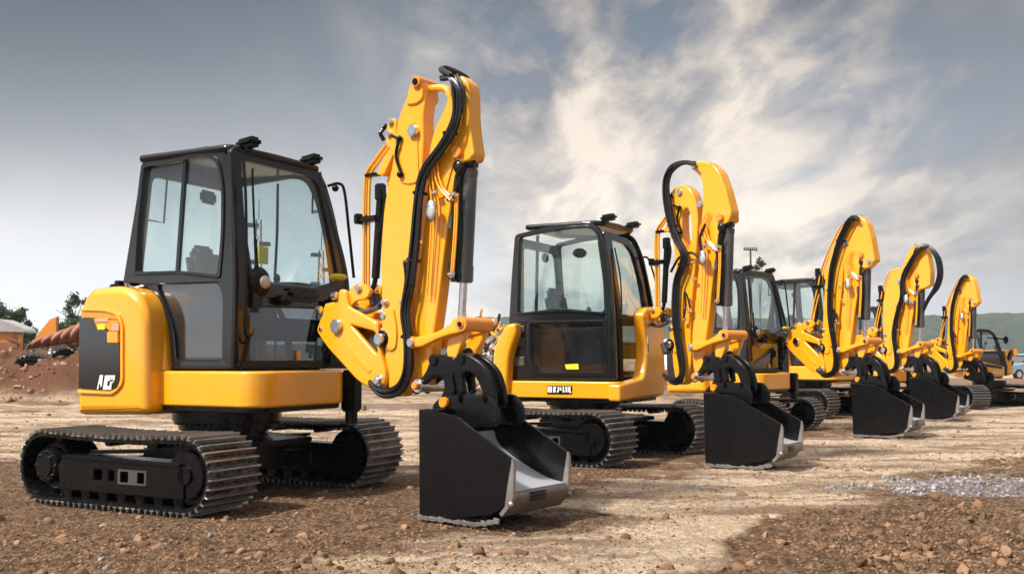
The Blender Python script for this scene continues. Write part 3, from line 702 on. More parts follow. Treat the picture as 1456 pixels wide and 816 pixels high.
    mb = MB(); pin(mb, 602, 548, .03, -.24, .24); pin(mb, 596, 487, .05, -.22, .22); pin(mb, 652, 217, .05, -.16, .16); mb.split('pin_cap', 'orange', dip)
    mb = MB().ball(P(613, 300, -.22), .055, (1.0, .7, 1.7), 10); wl = mb.build('work_lamp', 'chrome', dip); MB().ball(P(614, 302, -.25), .04, (1.0, .6, 1.5), 8).build('lamp_lens', 'lens', dip)
    MB().plate([xz(a, [(637, 325), (639, 306), (644, 306), (642, 325)], -.13, .004)], .004, .001, 'Y', -.136).build('decal', 'grey', dip)
    # steel oil lines on the dipper
    mb = MB()
    for dx in (0, 5):
        mb.tube([P(607+dx, 420, -.16), P(612+dx, 340, -.17), P(614+dx, 290, -.17), P(609+dx, 245, -.17), P(615+dx, 225, -.17), P(625+dx, 205, -.16)], .009, 6)
        mb.tube([P(641+dx*.6, 395, -.15), P(646+dx*.6, 330, -.15), P(648+dx*.6, 275, -.15)], .009, 6)
        mb.tube([P(616+dx, 230, -.17), P(622+dx, 262, -.17), P(640+dx, 285, -.17)], .009, 6)
    parts += mb.split('oil_pipe', 'yellow', root)
    mb = MB()
    for (px, py) in ((642, 277), (640, 390), (617, 274), (592, 310), (594, 345), (577, 405), (583, 412), (571, 430)): mb.cyl(P(px-2, py, -.19), P(px+5, py-1, -.19), .018, n=6)
    parts += mb.split('hose_fitting', 'chrome', root)
    # --- hoses
    base = [(528, 545), (545, 557), (568, 551), (580, 525), (580, 480), (577, 440), (583, 400), (591, 340), (596, 275), (606, 240), (632, 203), (648, 168), (650, 128), (642, 110), (629, 110)]
    if VV: base = VV['hose']
    mb = MB(); nb = len(base)
    for k in range(6):
        ox, oy = (k % 3-1)*4.2, (k//3)*3.2
        amp = .8+.4*random.random()
        pts = [P(x+ox*amp*(1 if 2 < i < nb-2 else .5)+random.uniform(-1.2, 1.2), y+oy+(ox*.8 if i < 4 else 0), -.17-.03*(k//3)-.01*(k % 2)) for i, (x, y) in enumerate(base)]
        mb.tube(pts, .0165, 8)
    if var == 'D':
        for q in (0, 7, 14): mb.tube([P(664+q*.4, 116, -.16), P(690+q*.6, 118-q*.3, -.14), P(712+q, 150, -.12), P(719+q, 205, -.12), P(706+q, 255, -.12), P(684+q*.5, 296, -.12), P(668, 330+q, -.13)], .022, 8)
        for q in (0, 8): mb.tube([P(650+q, 118, -.2), P(634+q, 160, -.22), P(612+q, 196, -.22), P(600+q, 240, -.22), P(606+q, 290, -.22), P(630+q, 318, -.2)], .02, 8)
    elif var == 'B':
        mb.tube([P(632, 108, -.02), P(652, 122, .06), P(668, 160, .08), P(672, 195, .06)], .018, 8)
        mb.tube([P(548, 330, -.2), P(566, 300, -.2), P(590, 290, -.2), P(612, 300, -.2), P(608, 262, -.2), P(620, 230, -.18)], .016, 8)
    if not VV: mb.tube([P(642, 108, -.2), P(628, 100, -.18), P(634, 98, -.12), P(650, 104, -.06), P(664, 113, 0), P(657, 118, .05)], .026, 10)
    if not VV: mb.tube([P(650, 106, -.2), P(660, 130, -.2), P(656, 160, -.2), P(642, 190, -.18)], .012, 8)
    mb.tube([P(586, 404, -.2), P(580, 380, -.2), P(575, 372, -.2), P(577, 398, -.2), P(573, 425, -.2)], .012, 8)
    parts += mb.split('hydraulic_hose', 'rubber', root)
    mb = MB()
    for (x, y) in (((597, 275), (588, 370), (580, 480), (640, 190)) if not VV else (base[4], base[7], base[10])): mb.box(P(x, y, -.19), (.13, .06, .03), (0, R(10), 0), .008)
    parts += mb.split('hose_clamp', 'black', root)
    # --- auxiliary plate, arm and pipes behind the boom
    mb = MB()
    for yc in (-.09, .05): mb.plate(*pl([(547, 205, .03), (548, 178, .04), (554, 166, .04), (562, 170, .04), (562, 190, .05), (566, 215, .06), (561, 240, .03), (556, 214, .03)], .04, yc))
    mb.plate(*pl([(549, 210), (558, 213), (541, 250), (530, 247)], .08, -.05)); mb.plate(*pl([(549, 218), (557, 222), (549, 262), (538, 262)], .07, -.0))
    if var in 'CD':
        mb.bm.free(); mb = MB()
        for yc in (-.09, .05): mb.plate(*pl([(553, 290, .03), (553, 262, .04), (562, 256, .04), (569, 268, .06), (566, 292, .03)], .04, yc))
    ax = mb.build('cylinder_mount', 'yellow', root, 40); parts.append(ax)
    mb = MB()
    if var in 'CD': pin(mb, 560, 276, .03, -.14, .1)
    else: pin(mb, 555, 173, .028, -.14, .1); pin(mb, 553, 190, .026, -.14, .1); mb.split('pin', 'chrome', ax)
    mb = MB()
    for (dx, yy) in ((0, -.05), (7, -.05), (3, .03)):
        if var in 'CD': mb.tube(([P(604+dx, 135, yy-.06), P(588+dx, 165, yy-.06)] if var == 'C' else [P(598+dx, 200, yy-.06), P(584+dx, 204, yy-.06)])+[P(566+dx, 215, yy-.05), P(550+dx, 262, yy), P(540+dx, 310, yy), P(528+dx, 360, yy), P(519+dx, 406, yy)], .013, 8)
        else: mb.tube([P(548+dx, 207, yy), P(533+dx, 228, yy), P(521+dx, 247, yy), P(518+dx, 275, yy), P(517.5+dx, 330, yy), P(517+dx, 406, yy)], .013, 8)
    parts += mb.split('oil_pipe', 'yellow', root)
    cx_ = 540 if var in 'CD' else 524
    mb = MB().box(P(cx_, 312, -.05), (.26 if cx_ < 530 else .16, .10, .05), (0, 0, 0), .01)
    if var in 'AB': mb.box(P(513, 312, -.05), (.06, .13, .09), (0, 0, 0), .01).box(P(530, 249, -.05), (.16, .07, .03), (0, 0, 0), .01).tube([P(546, 200, -.08), P(541, 190, -.1), P(545, 184, -.08), P(550, 178, -.08)], .018)
    if var in 'AB': mb.tube([P(557, 193, -.15), P(566, 200, -.16), P(563, 222, -.15), P(570, 245, -.15)], .014).ball(P(569, 248, -.15), .03).ball(P(568, 197, -.15), .025)
    parts += mb.split('pipe_clamp', 'black', root)
    cyl = MB().cyl(P(541, 285, -.02), P(534, 396, -.02), .036, n=16, bev=.006).cyl(P(541, 262, -.02), P(541, 285, -.02), .05, n=14, bev=.01).tube([P(534, 396, -.02), P(531, 408, -.02), P(524, 414, -.02)], .022).tube([P(543, 262, -.06), P(548, 290, -.08), P(540, 330, -.08)], .018).build('boom_cylinder', 'black', root); parts.append(cyl)
    # --- dipper cylinder on the outside
    mb = MB().cyl(P(667, 246, .0), P(660, 386, .0), .070, n=28, bev=.01).cyl(P(660.5, 376, .0), P(659.5, 402, .0), .076, n=28, bev=.01).cyl(P(667, 240, .0), P(666, 252, .0), .078, n=28, bev=.01)
    dc = mb.build('dipper_cylinder', 'grey', root); parts.append(dc)
    MB().cyl(P(659.5, 398, .0), P(656, 458, .0), .032, n=18).build('cylinder_rod', 'chrome', dc)
    mb = MB().box(P(663, 234, 0), (.16, .2, .13), (0, 0, 0), .04).ball(P(655, 238, -.08), .06, (1, 1, 1.2), 8).ball(P(668, 230, -.06), .05, (1.2, 1, 1), 8)
    for (o1, yy) in ((0, -.12), (5, -.09), (3, -.05)): mb.tube([P(654+o1, 240, yy), P(648+o1, 262, yy), P(648+o1, 330, yy), P(645+o1, 385, yy)], .017, 8)
    mb.box(P(647, 392, -.09), (.1, .08, .1), (0, 0, 0), .02).cyl(P(645, 372, -.09), P(643, 396, -.09), .045, n=14, bev=.01)
    mb.tube([P(655, 250, -.14), P(645, 275, -.15), P(636, 285, -.15)], .012, 8)
    MB_ = mb.build('cylinder_hose', 'rubber', dc)
    # --- bucket linkage
    mb = MB()
    for yc, yt in ((-.19, -.19), (.10, -.19)):
        mb.plate([xz(a, [(588, 486, .05), (594, 479, .05), (628, 471, .2), (653, 452, .04), (663, 453, .05), (668, 464, .05), (661, 472, .04), (634, 478, .2), (600, 494, .05), (591, 494, .04)], yt, .04)], .055, .014, 'Y', yc)
    lk = mb.build('bucket_link', 'yellow', root, 40); parts.append(lk)
    mb = MB()
    for yc in (-.12, .12): mb.plate([xz(a, [(646, 452, .04), (660, 450, .05), (668, 458, .05), (666, 474, .05), (655, 500, .1), (652, 512, .04), (640, 512, .04), (637, 500, .1), (641, 472, .1)], -.12, .04)], .06, .016, 'Y', yc)
    lk2 = mb.build('bucket_link', 'yellow', root, 40); parts.append(lk2)
    mb = MB(); c = P(659, 461, -.19); mb.cyl((c.x, -.235, c.z), (c.x, .145, c.z), .038, n=18, bev=.006).cyl((c.x, -.225, c.z), (c.x, .135, c.z), .058, n=18, bev=.004); mb.split('pin', 'orange', lk)
    mb = MB(); mb.cyl((c.x, -.245, c.z), (c.x, .155, c.z), .02, n=14); mb.split('pin_cap', 'black', lk)
    # --- coupler
    mb = MB()
    lf = [(586, 556, .03), (592, 545, .04), (606, 530, .1), (612, 512, .04), (626, 504, .05), (648, 508, .04), (652, 520, .04), (644, 540, .1), (648, 556, .1), (640, 574, .04), (622, 576, .04), (634, 550, .1), (628, 532, .08), (612, 540, .1), (598, 552, .06), (592, 562, .03)]
    rt = [(646, 512, .03), (652, 503, .04), (664, 502, .05), (684, 514, .1), (697, 530, .1), (704, 556, .1), (706, 580, .04), (690, 580, .04), (686, 552, .1), (676, 534, .1), (664, 528, .06), (658, 534, .05), (660, 560, .1), (652, 560, .03), (646, 532, .06)]
    for yc in (-.15, -.02): mb.plate([xz(a, lf, -.16, .04)], .045, .014, 'Y', yc); mb.plate([xz(a, rt, -.16, .04)], .045, .014, 'Y', yc)
    for (px, py) in ((618, 512), (657, 510)): q = P(px, py, -.16); mb.cyl((q.x, -.19, q.z), (q.x, .04, q.z), .045, n=16, bev=.008)
    q = P(634, 508, -.16); mb.cyl((q.x-.1, -.0, q.z), (q.x+.12, .0, q.z+.02), .06, n=16, bev=.01)
    cp = mb.build('coupler', 'black', root, 40); parts.append(cp)
    mb = MB()
    for yc in (-.24, .08):
        mb.plate([xz(a, [(610, 592, .03), (617, 572, .04), (630, 562, .04), (660, 561, .02), (664, 556, .01), (668, 556, .01), (670, 561, .02), (694, 562, .03), (708, 582, .06), (706, 606, .03), (650, 606, .03)], -.26, .04)], .05, .012, 'Y', yc)
    q = P(640, 575, -.26); mb.cyl((q.x-.06, -.26, q.z-.02), (q.x-.06, .16, q.z-.02), .05, n=18)
    for (px) in (655, 690): q = P(px, 566, -.26); mb.box(q+Vector((0, .0, 0)), (.03, .07, .06), (0, 0, 0), .008)
    mb.build('coupler_bracket', 'black', cp)
    mb = MB(); q = P(630, 572, -.29); mb.cyl((q.x, -.30, q.z), (q.x, .2, q.z), .042, n=18, bev=.006); mb.split('pin', 'orange', cp)
    # --- bucket
    by = -.45
    side = xz(a, [(598, 740, .02), (597, 581, .02), (648, 590, .05), (729, 652, .02), (725.5, 716, .02), (702, 731, .3), (650, 737, .3)], by, .02)
    mb = MB().plate([side], .028, .006, 'Y', -.45).plate([side], .028, .006, 'Y', .26)
    q0, q1, q2 = P(597.5, 581, by), P(598.5, 739, by), P(725, 716, by)
    x0, zt, zb, x1, zl = q0.x, q0.z, q1.z, q2.x, q2.z
    sh = [(x0+.03, zt-.01), (x0+.012, zt-.3), (x0+.02, zb+.12), (x0+.07, zb+.035), (x0+.3, zb+.02), (x0+.6, zb+.05), (x1-.03, zl-.01)]
    mb.sweep(sh, -.44, .25, .02)
    # upper back box stiffener
    mb.box((x0+.10, -.095, zt-.035), (.18, .69, .07), (0, 0, 0), .015)
    mb.box((x0+.16, -.095, zt-.17), (.02, .67, .24), (0, R(8), 0))
    bk = mb.build('bucket', 'black', root, 40); parts.append(bk)
    prof = [(x0+.17, zt-.20), (x0+.22, zt-.30), (x0+.36, zb+.45), (x0+.56, zb+.355), (x0+.74, zb+.29), (x1+.01, zl+.075)]
    pp = catmull([Vector((p[0], p[1], 0)) for p in prof], 5)
    MB().sweep([(v.x, v.y) for v in pp], -.435, .245, .012).build('bucket_floor', 'floorsteel', bk, 60)
    # worn lip: end plates and front plate
    mb = MB()
    lipz = zl+.17
    mb.sweep([(x1-.06, zb+.10), (x1+.0, zl-.03), (x1+.035, zl+.03), (x1+.03, zl+.075)], -.47, .28, .03)
    for s in (-1, 1):
        mb.plate([xz(a, [(729.5, 650, .02), (733, 662, .03), (731, 714, .03), (724, 722, .02), (719, 722, .02), (723, 690, .05)], by, .02)], .034, .008, 'Y', s*.357-.095)
    for s in (-1, 1): mb.ball((x1+.02, s*.375-.095, zl+.0), .028, (1, .6, .8), 8)
    lip = mb.build('cutting_edge', 'worn', bk, 45)
    mb = MB()
    for k in range(3): mb.box((x1+.040, -.15, zl+.005+k*.026), (.02, .2, .012), (0, R(-5), 0), .004)
    mb.split('wear_slot', 'black', lip)
    # ragged mud-caked bottom edge
    mb = MB()
    for k in range(26):
        x = x0+.02+k*(x1-x0-.1)/26; mb.box((x, -.466, max(zb, .0)+.022+.004*random.random()+(max(0, (x-x0)-.6))*.25), (.055, .016, random.uniform(.02, .045)), (0, random.uniform(-.2, .2), 0), .005)
    mb.build('wear_strip', 'worn', bk, 45)
    return parts
ARM_PARTS = {}
def place_arm(parts, body_xy, body_yaw, mount_xy, arm_yaw, scale=1.0, asc=1.0):
    d = Vector((mount_xy[0]-body_xy[0], mount_xy[1]-body_xy[1])); c, s = math.cos(-R(body_yaw)), math.sin(-R(body_yaw))
    loc = Vector((d.x*c-d.y*s, d.x*s+d.y*c, 0))/scale
    for o in parts:
        o.scale = (asc,)*3; o.location = (loc.x, loc.y, o.location.z); o.rotation_euler = (0, 0, R(arm_yaw-body_yaw))

# ================================================================== THE ROW OF MACHINES
def assemble(name, xy, yaw, label, body_parts, uc_parts, arm_parts, mount, arm_yaw, uc_xy=(0, 0), uc_yaw=None, scale=1.0, copy=True, drop=(), own=()):
    root = empty(name, xy[0], xy[1], yaw, label, 'excavator', GRP, scale)
    def take(ps):
        out = []
        for p in list(ps):
            if any(p.name.split('.')[0] == d for d in drop):
                if p in own:
                    for ch in list(p.children): bpy.data.objects.remove(ch)
                    bpy.data.objects.remove(p)
                continue
            if copy and p not in own: q = copy_tree(p, root)
            else: p.parent = root; q = p
            out.append(q)
        return out
    take(body_parts)
    for q in take(uc_parts):
        q.rotation_euler.z = R((uc_yaw if uc_yaw is not None else yaw)-yaw); q.location = (uc_xy[0], uc_xy[1], 0)
    ap = take(arm_parts)
    for q in ap: q.rotation_euler = (0, 0, 0); q.location = (0, 0, 0)
    place_arm(ap, xy, yaw, mount, arm_yaw, scale)
    return root

UC = make_undercarriage(None); SL = slew(None)
BA = body_a(None) + [SL]
ARM_NAMES = set()
BB = body_b(None)
ARM = make_arm(None, B1); ARMB = make_arm(None, B1, 'B'); ARMC = make_arm(None, B1, 'C'); ARMD = make_arm(None, B1, 'D')
GR = (-2.68, 9.6)
ARM_NAMES = set(o.name.split('.')[0] for o in ARM+ARMB+ARMC+ARMD)
ex1 = assemble('excavator', (-2.68, 9.6), -28, 'nearest yellow excavator with black side panel and white lettering on its rear body', BA, UC, ARM, (-1.71, 9.2), -36.87, copy=False)
ex2 = assemble('excavator', (.93, 13.3), -28, 'yellow excavator with a name plate on its front beam and a tall yellow front cowl', BB+[SL], UC, ARMB, (1.52, 13.17), -52, (.18, -.12), -37, drop=('swing_bracket',), own=BB+ARMB)
ex3 = assemble('excavator', (3.85, 17.6), -43, 'third excavator of the row, its cab between two raised booms, mast and round tree behind', BA, UC, ARMC, (0, 0), -57, (.3, 0), -34, scale=.87, own=ARMC)
ex4 = assemble('excavator', (6.55, 22.4), -43, 'fourth excavator, dark cab half hidden by a boom, its bucket last in the line', BA, UC, ARMD, (0, 0), -52, scale=.94, own=ARMD)
ex5 = assemble('excavator', (9.1, 25.8), -43, 'fifth excavator, carrying the farthest and smallest raised boom of the row', BA, UC, ARMC, (0, 0), -66, scale=.80, drop=('bucket',))
def boom_to(root, yaw, arm_yaw, px, depth, scale=1.0, bucket_yaw=None):
    rs = root.scale[0]
    """swing the arm so that the boom stands at a point on the ground"""
    p = at(px, 500, depth); a = R(arm_yaw); t = 1.15*scale
    m = (p.x-t*math.cos(a), p.y-t*math.sin(a))
    names = ARM_NAMES
    ap = [o for o in list(root.children) if o.name.split('.')[0] in names]
    place_arm(ap, root.location[:2], yaw, m, arm_yaw, rs, scale/rs)
    if bucket_yaw is not None:                     # the tilting coupler lets each bucket hang turned a little
        for o in ap:
            if o.name.split('.')[0] == 'bucket':
                piv = Vector((1.80, -.06, 0)); ms = Matrix.Translation(o.location) @ Matrix.Rotation(o.rotation_euler.z, 4, 'Z') @ Matrix.Scale(scale/rs, 4)
                d = R(bucket_yaw-arm_yaw); mm = ms @ Matrix.Translation(piv) @ Matrix.Rotation(d, 4, 'Z') @ Matrix.Translation(-piv)
                o.location = mm.to_translation(); o.rotation_euler.z += d
boom_to(ex2, -28, -52, 988, 12.4, 1.0, -33)
boom_to(ex3, -43, -57, 1196, 16.8, 1.0, -36)
boom_to(ex4, -43, -58, 1280, 20.9, 1.0, -38)
boom_to(ex5, -43, -66, 1363, 25.6, .93)

# ------------------------------------------------------------------ sixth machine at the end of the row, other shape
B6 = Fr(12.2, 26.0, 0)
def build_six():
    root = empty('excavator', 12.2, 26.0, 0, 'small rounded-cab excavator with a black stripe, beyond the last boom, beside the pale car', 'excavator', GRP)
    f = B6
    bm_ = MB().plate([xz(f, [(1378, 510, .05), (1390, 512, .05), (1428, 521, .05), (1428, 536, .08), (1391, 539, .1), (1380, 536, .1)], 0, .08)], 1.1, .05, 'Y', .5)
    body = bm_.build('body', 'yellow', root, 45)
    MB().plate([xz(f, [(1390.5, 514.5), (1425, 521), (1425, 524.5), (1392, 519.5)], -.04, .03)], .02, .005, 'Y', -.055).build('stripe', 'pane2', body)
    mb = MB()
    for (x0, x1) in ((1412, 1414), (1415, 1417.4), (1418.4, 1420), (1421, 1423)):
        mb.plate([xz(f, [(x0, 527.5+(x0-1412)*.1), (x1, 527.6+(x0-1412)*.1), (x1-.4, 531.6), (x0-.2, 531.4)], -.04, .001, 1)], .01, .002, 'Y', -.06)
    mb.build('lettering', 'white', body)
    MB().plate([xz(f, [(1427, 497, .1), (1439, 497, .1), (1440, 532, .1), (1429, 535, .1)], .1, .1)], 1.3, .06, 'Y', .7).build('engine_cover', 'yellow', root, 45)
    MB().box(f.Y(1442.5, 501, .0), (.1, .12, .18), (0, 0, 0), .02).build('indicator_light', 'lensorange', root)
    co = xz(f, [(1384, 512, .02), (1385, 470, .1), (1392, 467.5, .2), (1407, 468.5, .3), (1415, 475, .3), (1424, 497, .3), (1430, 522, .05), (1429, 534, .03), (1425, 520, .05)], 0)
    w1 = xz(f, [(1396, 472, .05), (1406, 472.5, .1), (1412, 478, .2), (1419, 500, .05), (1396, 499.5, .05)], 0)
    w2 = xz(f, [(1387, 472, .05), (1393.5, 471.5, .03), (1393.5, 500, .03), (1387, 500, .03)], 0)
    w3 = xz(f, [(1388, 502.5, .05), (1419.5, 503, .05), (1424, 519, .05), (1389, 512, .05)], 0)
    mb = MB()
    for yc in (0, .95): mb.plate([co, w1, w2, w3], .05, .012, 'Y', yc)
    top = [(p.x, p.z) for p in (f.Y(1384, 512, 0), f.Y(1385, 470, 0), f.Y(1392, 467.5, 0), f.Y(1407, 468.5, 0), f.Y(1413, 474, 0))]
    mb.sweep(top, 0, .95, -.04)
    fr = [(p.x, p.z) for p in (f.Y(1424, 499, 0), f.Y(1430, 522, 0), f.Y(1429, 534, 0))]
    mb.sweep(fr, 0, .95, .05)
    cab = mb.build('cab', 'cabblack', root)
    for yc in (0, .95):
        quad_pane(cab, 'side_window', 'glass', w1, 'Y', yc); quad_pane(cab, 'side_window', 'glass', w2, 'Y', yc); quad_pane(cab, 'door_pane', 'smoke', w3, 'Y', yc)
    seat_and_controls(cab, .0, .45, .75)
    MB().tube([f.Y(1404, 480, .2), f.Y(1418, 481, -.1), f.Y(1428, 482, -.1)], .02).box(f.Y(1430, 483, -.1), (.07, .2, .2), (0, 0, 0), .04).build('mirror', 'black', cab)
    sl = copy_tree(SL, root); sl.scale = (.8, .8, .8); sl.location.z = .0
    for t in UC:
        c = copy_tree(t, root); c.scale = (.92, 1.0, .92); c.rotation_euler = (0, 0, R(-68)); c.location = (-.30, -.2, 0)
build_six()

# ================================================================== GROUND
def tan_mask(x, y):
    p0, p1 = ground_at(640, 860), ground_at(1400, 598)
    d = (p1-p0); L = math.hypot(d.x, d.y); ux, uy = d.x/L, d.y/L
    s = (x-p0.x)*uy-(y-p0.y)*ux                      # >0 to the right of the swath
    w = .9+.12*np.maximum(y-6, 0)
    n = (fbm(x*.9, y*.9, 4, 11)-.5)*2.2
    band = 1-sstep(.45, 1.15, np.abs(s+.3+n*.6)/w)
    far = sstep(10.2, 13.5, y+n*1.2+np.minimum(x, 0)*.10)*(1-sstep(26, 34, y)*.5)
    streak = fbm(x*.22, y*2.4, 4, 5)
    t = np.clip(band*1.15+far*(.42+1.3*(streak-.25)), 0, 1)
    n9 = (fbm(x*.55, y*.55, 4, 77)-.5)*4.2
    right = sstep(-.3, 2.3, s-w*.85+n*.8+n9)*(1-sstep(15, 19, y))
    t = t*(1-right*.9)
    patchy = fbm(x*1.7, y*1.7, 5, 23)
    t = np.clip(t+.55*(patchy-.5), 0, 1)
    return t, s, right, w
def clod_mask(x, y):
    t, s, right, w = tan_mask(x, y)
    leftfg = (1-sstep(6.6, 9.2, y))*(s < 0)*.13
    return np.clip(right*1.0+leftfg+.06, 0, 1)
GP = ground_at(1400, 690)
def grey_mask(x, y):
    n = fbm(x*1.6, y*1.6, 4, 31)-.5
    d = np.sqrt(((x-GP.x-.35*(y-GP.y))/1.15)**2+((y-GP.y)/.75)**2)
    return (1-sstep(.55, 1.15, d+n*2.4))*.9
def height(x, y):
    r = np.hypot(x, y); fade = 1-sstep(25, 60, r)
    h = (fbm(x*.35, y*.35, 3, 2)-.5)*.06*fade
    cm = clod_mask(x, y)
    rough = fbm(x*3.1, y*3.1, 5, 41, .6)-.5
    ridg = 1-np.abs(fbm(x*7, y*7, 4, 51, .6)*2-1)
    h = h+(rough*(.05+.22*cm)+(ridg-.7)*(.02+.08*cm))*(1-sstep(22, 40, r))
    h = h+(fbm(x*16, y*16, 4, 61, .65)-.5)*(.022+.055*cm)*(1-sstep(14, 24, r))
    rut = np.abs(np.sin((y*3.1+fbm(x*.25, y*.25, 3, 63)*5)))**6
    h = h-rut*.02*sstep(9.5, 11, y)*(1-sstep(30, 40, y))
    # flattened where the tracks and buckets stand
    m = 0
    for (cx, cy, rad) in ((-2.7, 9.6, 2.0), (-.2, 7.9, 1.0), (1.1, 13.1, 2.1), (3.9, 17.6, 2.2), (7.2, 22, 2.4), (9.7, 25.5, 2.4)):
        m = np.maximum(m, 1-sstep(rad*.75, rad*1.3, np.hypot(x-cx, y-cy)))
    h = h*(1-m*.55)-m*.004
    mound = mound_h(x, y)
    return h+mound
def mound_h(x, y):
    n = fbm(x*.5, y*.5, 4, 71)-.5
    a = sstep(25.5, 30.5, y+n*2.4)*(1-sstep(42, 60, y))*(1-sstep(-10.2, -7.8, x+n*1.5))
    b = sstep(30, 34, y+n*2)*(1-sstep(40, 52, y))*sstep(3.2, 4.6, x)*(1-sstep(7.5, 9.5, x))*.55
    c = sstep(30, 37, y)*(1-sstep(44, 60, y))*sstep(14.5, 16, x)*.25
    rg = fbm(x*2.2, y*2.2, 5, 81, .6)-.5
    return (a*(1.35+.35*n*2)+b*1.3+c*1.2)+(a+b)*rg*.55
def add_attr(me, name, vals):
    at_ = me.attributes.new(name, 'FLOAT', 'POINT'); at_.data.foreach_set('value', np.asarray(vals, dtype=np.float32))
def grid_mesh(name, X, Y, Z, mat):
    nr, nc = X.shape
    co = np.stack([X, Y, Z], -1).reshape(-1, 3).astype(np.float32)
    i = np.arange((nr-1)*(nc-1)); r, c = i//(nc-1), i % (nc-1); a = r*nc+c
    f = np.stack([a, a+1, a+nc+1, a+nc], -1).astype(np.int32)
    me = bpy.data.meshes.new(name); me.vertices.add(len(co)); me.vertices.foreach_set('co', co.ravel())
    me.loops.add(f.size); me.loops.foreach_set('vertex_index', f.ravel())
    me.polygons.add(len(f)); me.polygons.foreach_set('loop_start', np.arange(0, f.size, 4, dtype=np.int32))
    me.polygons.foreach_set('use_smooth', np.ones(len(f), bool)); me.update(calc_edges=True); me.validate()
    me.materials.append(mat); o = bpy.data.objects.new(name, me); COL.objects.link(o); return o

def groundmat():
    m, nt, bs = newmat('site_soil')
    def attr(n):
        a = N(nt, "ShaderNodeAttribute"); a.attribute_name = n; return a.outputs["Fac"]
    tc = N(nt, "ShaderNodeTexCoord"); mp = N(nt, "ShaderNodeMapping"); mp.inputs["Scale"].default_value = (.35, 1.6, 1)
    nt.links.new(tc.outputs["Object"], mp.inputs[0])
    n1 = noise(nt, 2.2, 8, rough=.62); n2 = noise(nt, 14, 8, rough=.7); n3 = noise(nt, 70, 5, rough=.7); st = noise(nt, 1.3, 8, mp.outputs[0], .6, .6)
    vo = N(nt, "ShaderNodeTexVoronoi"); vo.inputs["Scale"].default_value = 26; vo.feature = 'F1'; nt.links.new(tc.outputs["Object"], vo.inputs["Vector"])
    v2 = N(nt, "ShaderNodeTexVoronoi"); v2.inputs["Scale"].default_value = 75; nt.links.new(tc.outputs["Object"], v2.inputs["Vector"])
    n4 = noise(nt, 5.5, 9, rough=.72)
    brown = mixc(nt, ramp(nt, n4, [(.34, 0), (.50, .45), (.64, 1)]), (.075, .038, .020), (.44, .26, .145))
    brown = mixc(nt, ramp(nt, n2, [(.40, 0), (.66, .75)]), brown, (.52, .335, .20))
    brown = mixc(nt, ramp(nt, vo.outputs["Distance"], [(.25, 0), (.75, .7)]), brown, (.045, .024, .013))  # pits between crumbs darkened in the colour, as shade would do
    tan = mixc(nt, ramp(nt, n2, [(.34, 0), (.64, 1)]), (.56, .39, .24), (.92, .73, .53))
    tan = mixc(nt, ramp(nt, st, [(.40, .8), (.56, 0)]), tan, (.22, .13, .08))
    tan = mixc(nt, ramp(nt, n4, [(.56, 0), (.68, .8)]), tan, (.17, .10, .062))
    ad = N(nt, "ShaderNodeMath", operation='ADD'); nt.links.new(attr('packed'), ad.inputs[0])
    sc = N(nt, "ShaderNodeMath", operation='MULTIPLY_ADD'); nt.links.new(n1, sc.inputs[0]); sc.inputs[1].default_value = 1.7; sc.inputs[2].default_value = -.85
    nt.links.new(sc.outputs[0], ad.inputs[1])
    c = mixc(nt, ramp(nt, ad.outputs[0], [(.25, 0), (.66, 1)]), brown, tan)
    red = mixc(nt, n2, (.11, .042, .021), (.25, .12, .065))
    c = mixc(nt, attr('mound'), c, red)
    gr = mixc(nt, n2, (.15, .14, .14), (.42, .41, .42))
    mg = N(nt, "ShaderNodeMath", operation='MULTIPLY'); nt.links.new(attr('grey'), mg.inputs[0]); nt.links.new(ramp(nt, n1, [(.38, 0), (.55, 1)]), mg.inputs[1])
    c = mixc(nt, mg.outputs[0], c, gr)
    nt.links.new(c, bs.inputs["Base Color"]); bs.inputs["Roughness"].default_value = .92; bs.inputs["Specular IOR Level"].default_value = .2
    hh = N(nt, "ShaderNodeMath", operation='MULTIPLY_ADD'); nt.links.new(n3, hh.inputs[0]); hh.inputs[1].default_value = .5; nt.links.new(n4, hh.inputs[2])
    h2 = N(nt, 'ShaderNodeMath', operation='MULTIPLY_ADD'); nt.links.new(vo.outputs['Distance'], h2.inputs[0]); h2.inputs[1].default_value = -.35; nt.links.new(hh.outputs[0], h2.inputs[2])
    bump(nt, bs, h2.outputs[0], 1.0, .10)
    return m
M['ground'] = groundmat()
rad = [2.5]
while rad[-1] < 13: rad.append(rad[-1]*(1.03 if rad[-1] < 4.8 else 1.0030))
while rad[-1] < 60: rad.append(rad[-1]*1.0065)
while rad[-1] < 2300: rad.append(rad[-1]*1.18)
az = list(np.linspace(-180, -36, 30)[:-1]) + list(np.linspace(-36, 36, 620)) + list(np.linspace(36, 180, 30)[1:])
RR, AA = np.meshgrid(np.array(rad), np.radians(np.array(az)), indexing='ij')
GX, GY = RR*np.sin(AA), RR*np.cos(AA)
GZ = height(GX, GY)
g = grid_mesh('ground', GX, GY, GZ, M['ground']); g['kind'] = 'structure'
tm = tan_mask(GX, GY)[0]
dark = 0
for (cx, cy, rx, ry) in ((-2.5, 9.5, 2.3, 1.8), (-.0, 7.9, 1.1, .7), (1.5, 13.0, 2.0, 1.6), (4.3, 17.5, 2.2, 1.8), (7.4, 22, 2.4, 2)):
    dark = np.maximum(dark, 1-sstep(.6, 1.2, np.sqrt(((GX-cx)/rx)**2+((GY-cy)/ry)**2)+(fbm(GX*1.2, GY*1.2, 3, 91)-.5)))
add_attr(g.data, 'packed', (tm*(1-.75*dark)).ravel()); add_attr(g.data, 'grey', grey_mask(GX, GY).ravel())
nm = fbm(GX*.5, GY*.5, 4, 71)-.5
add_attr(g.data, 'mound', np.clip(mound_h(GX, GY)*2.2, 0, 1).ravel())

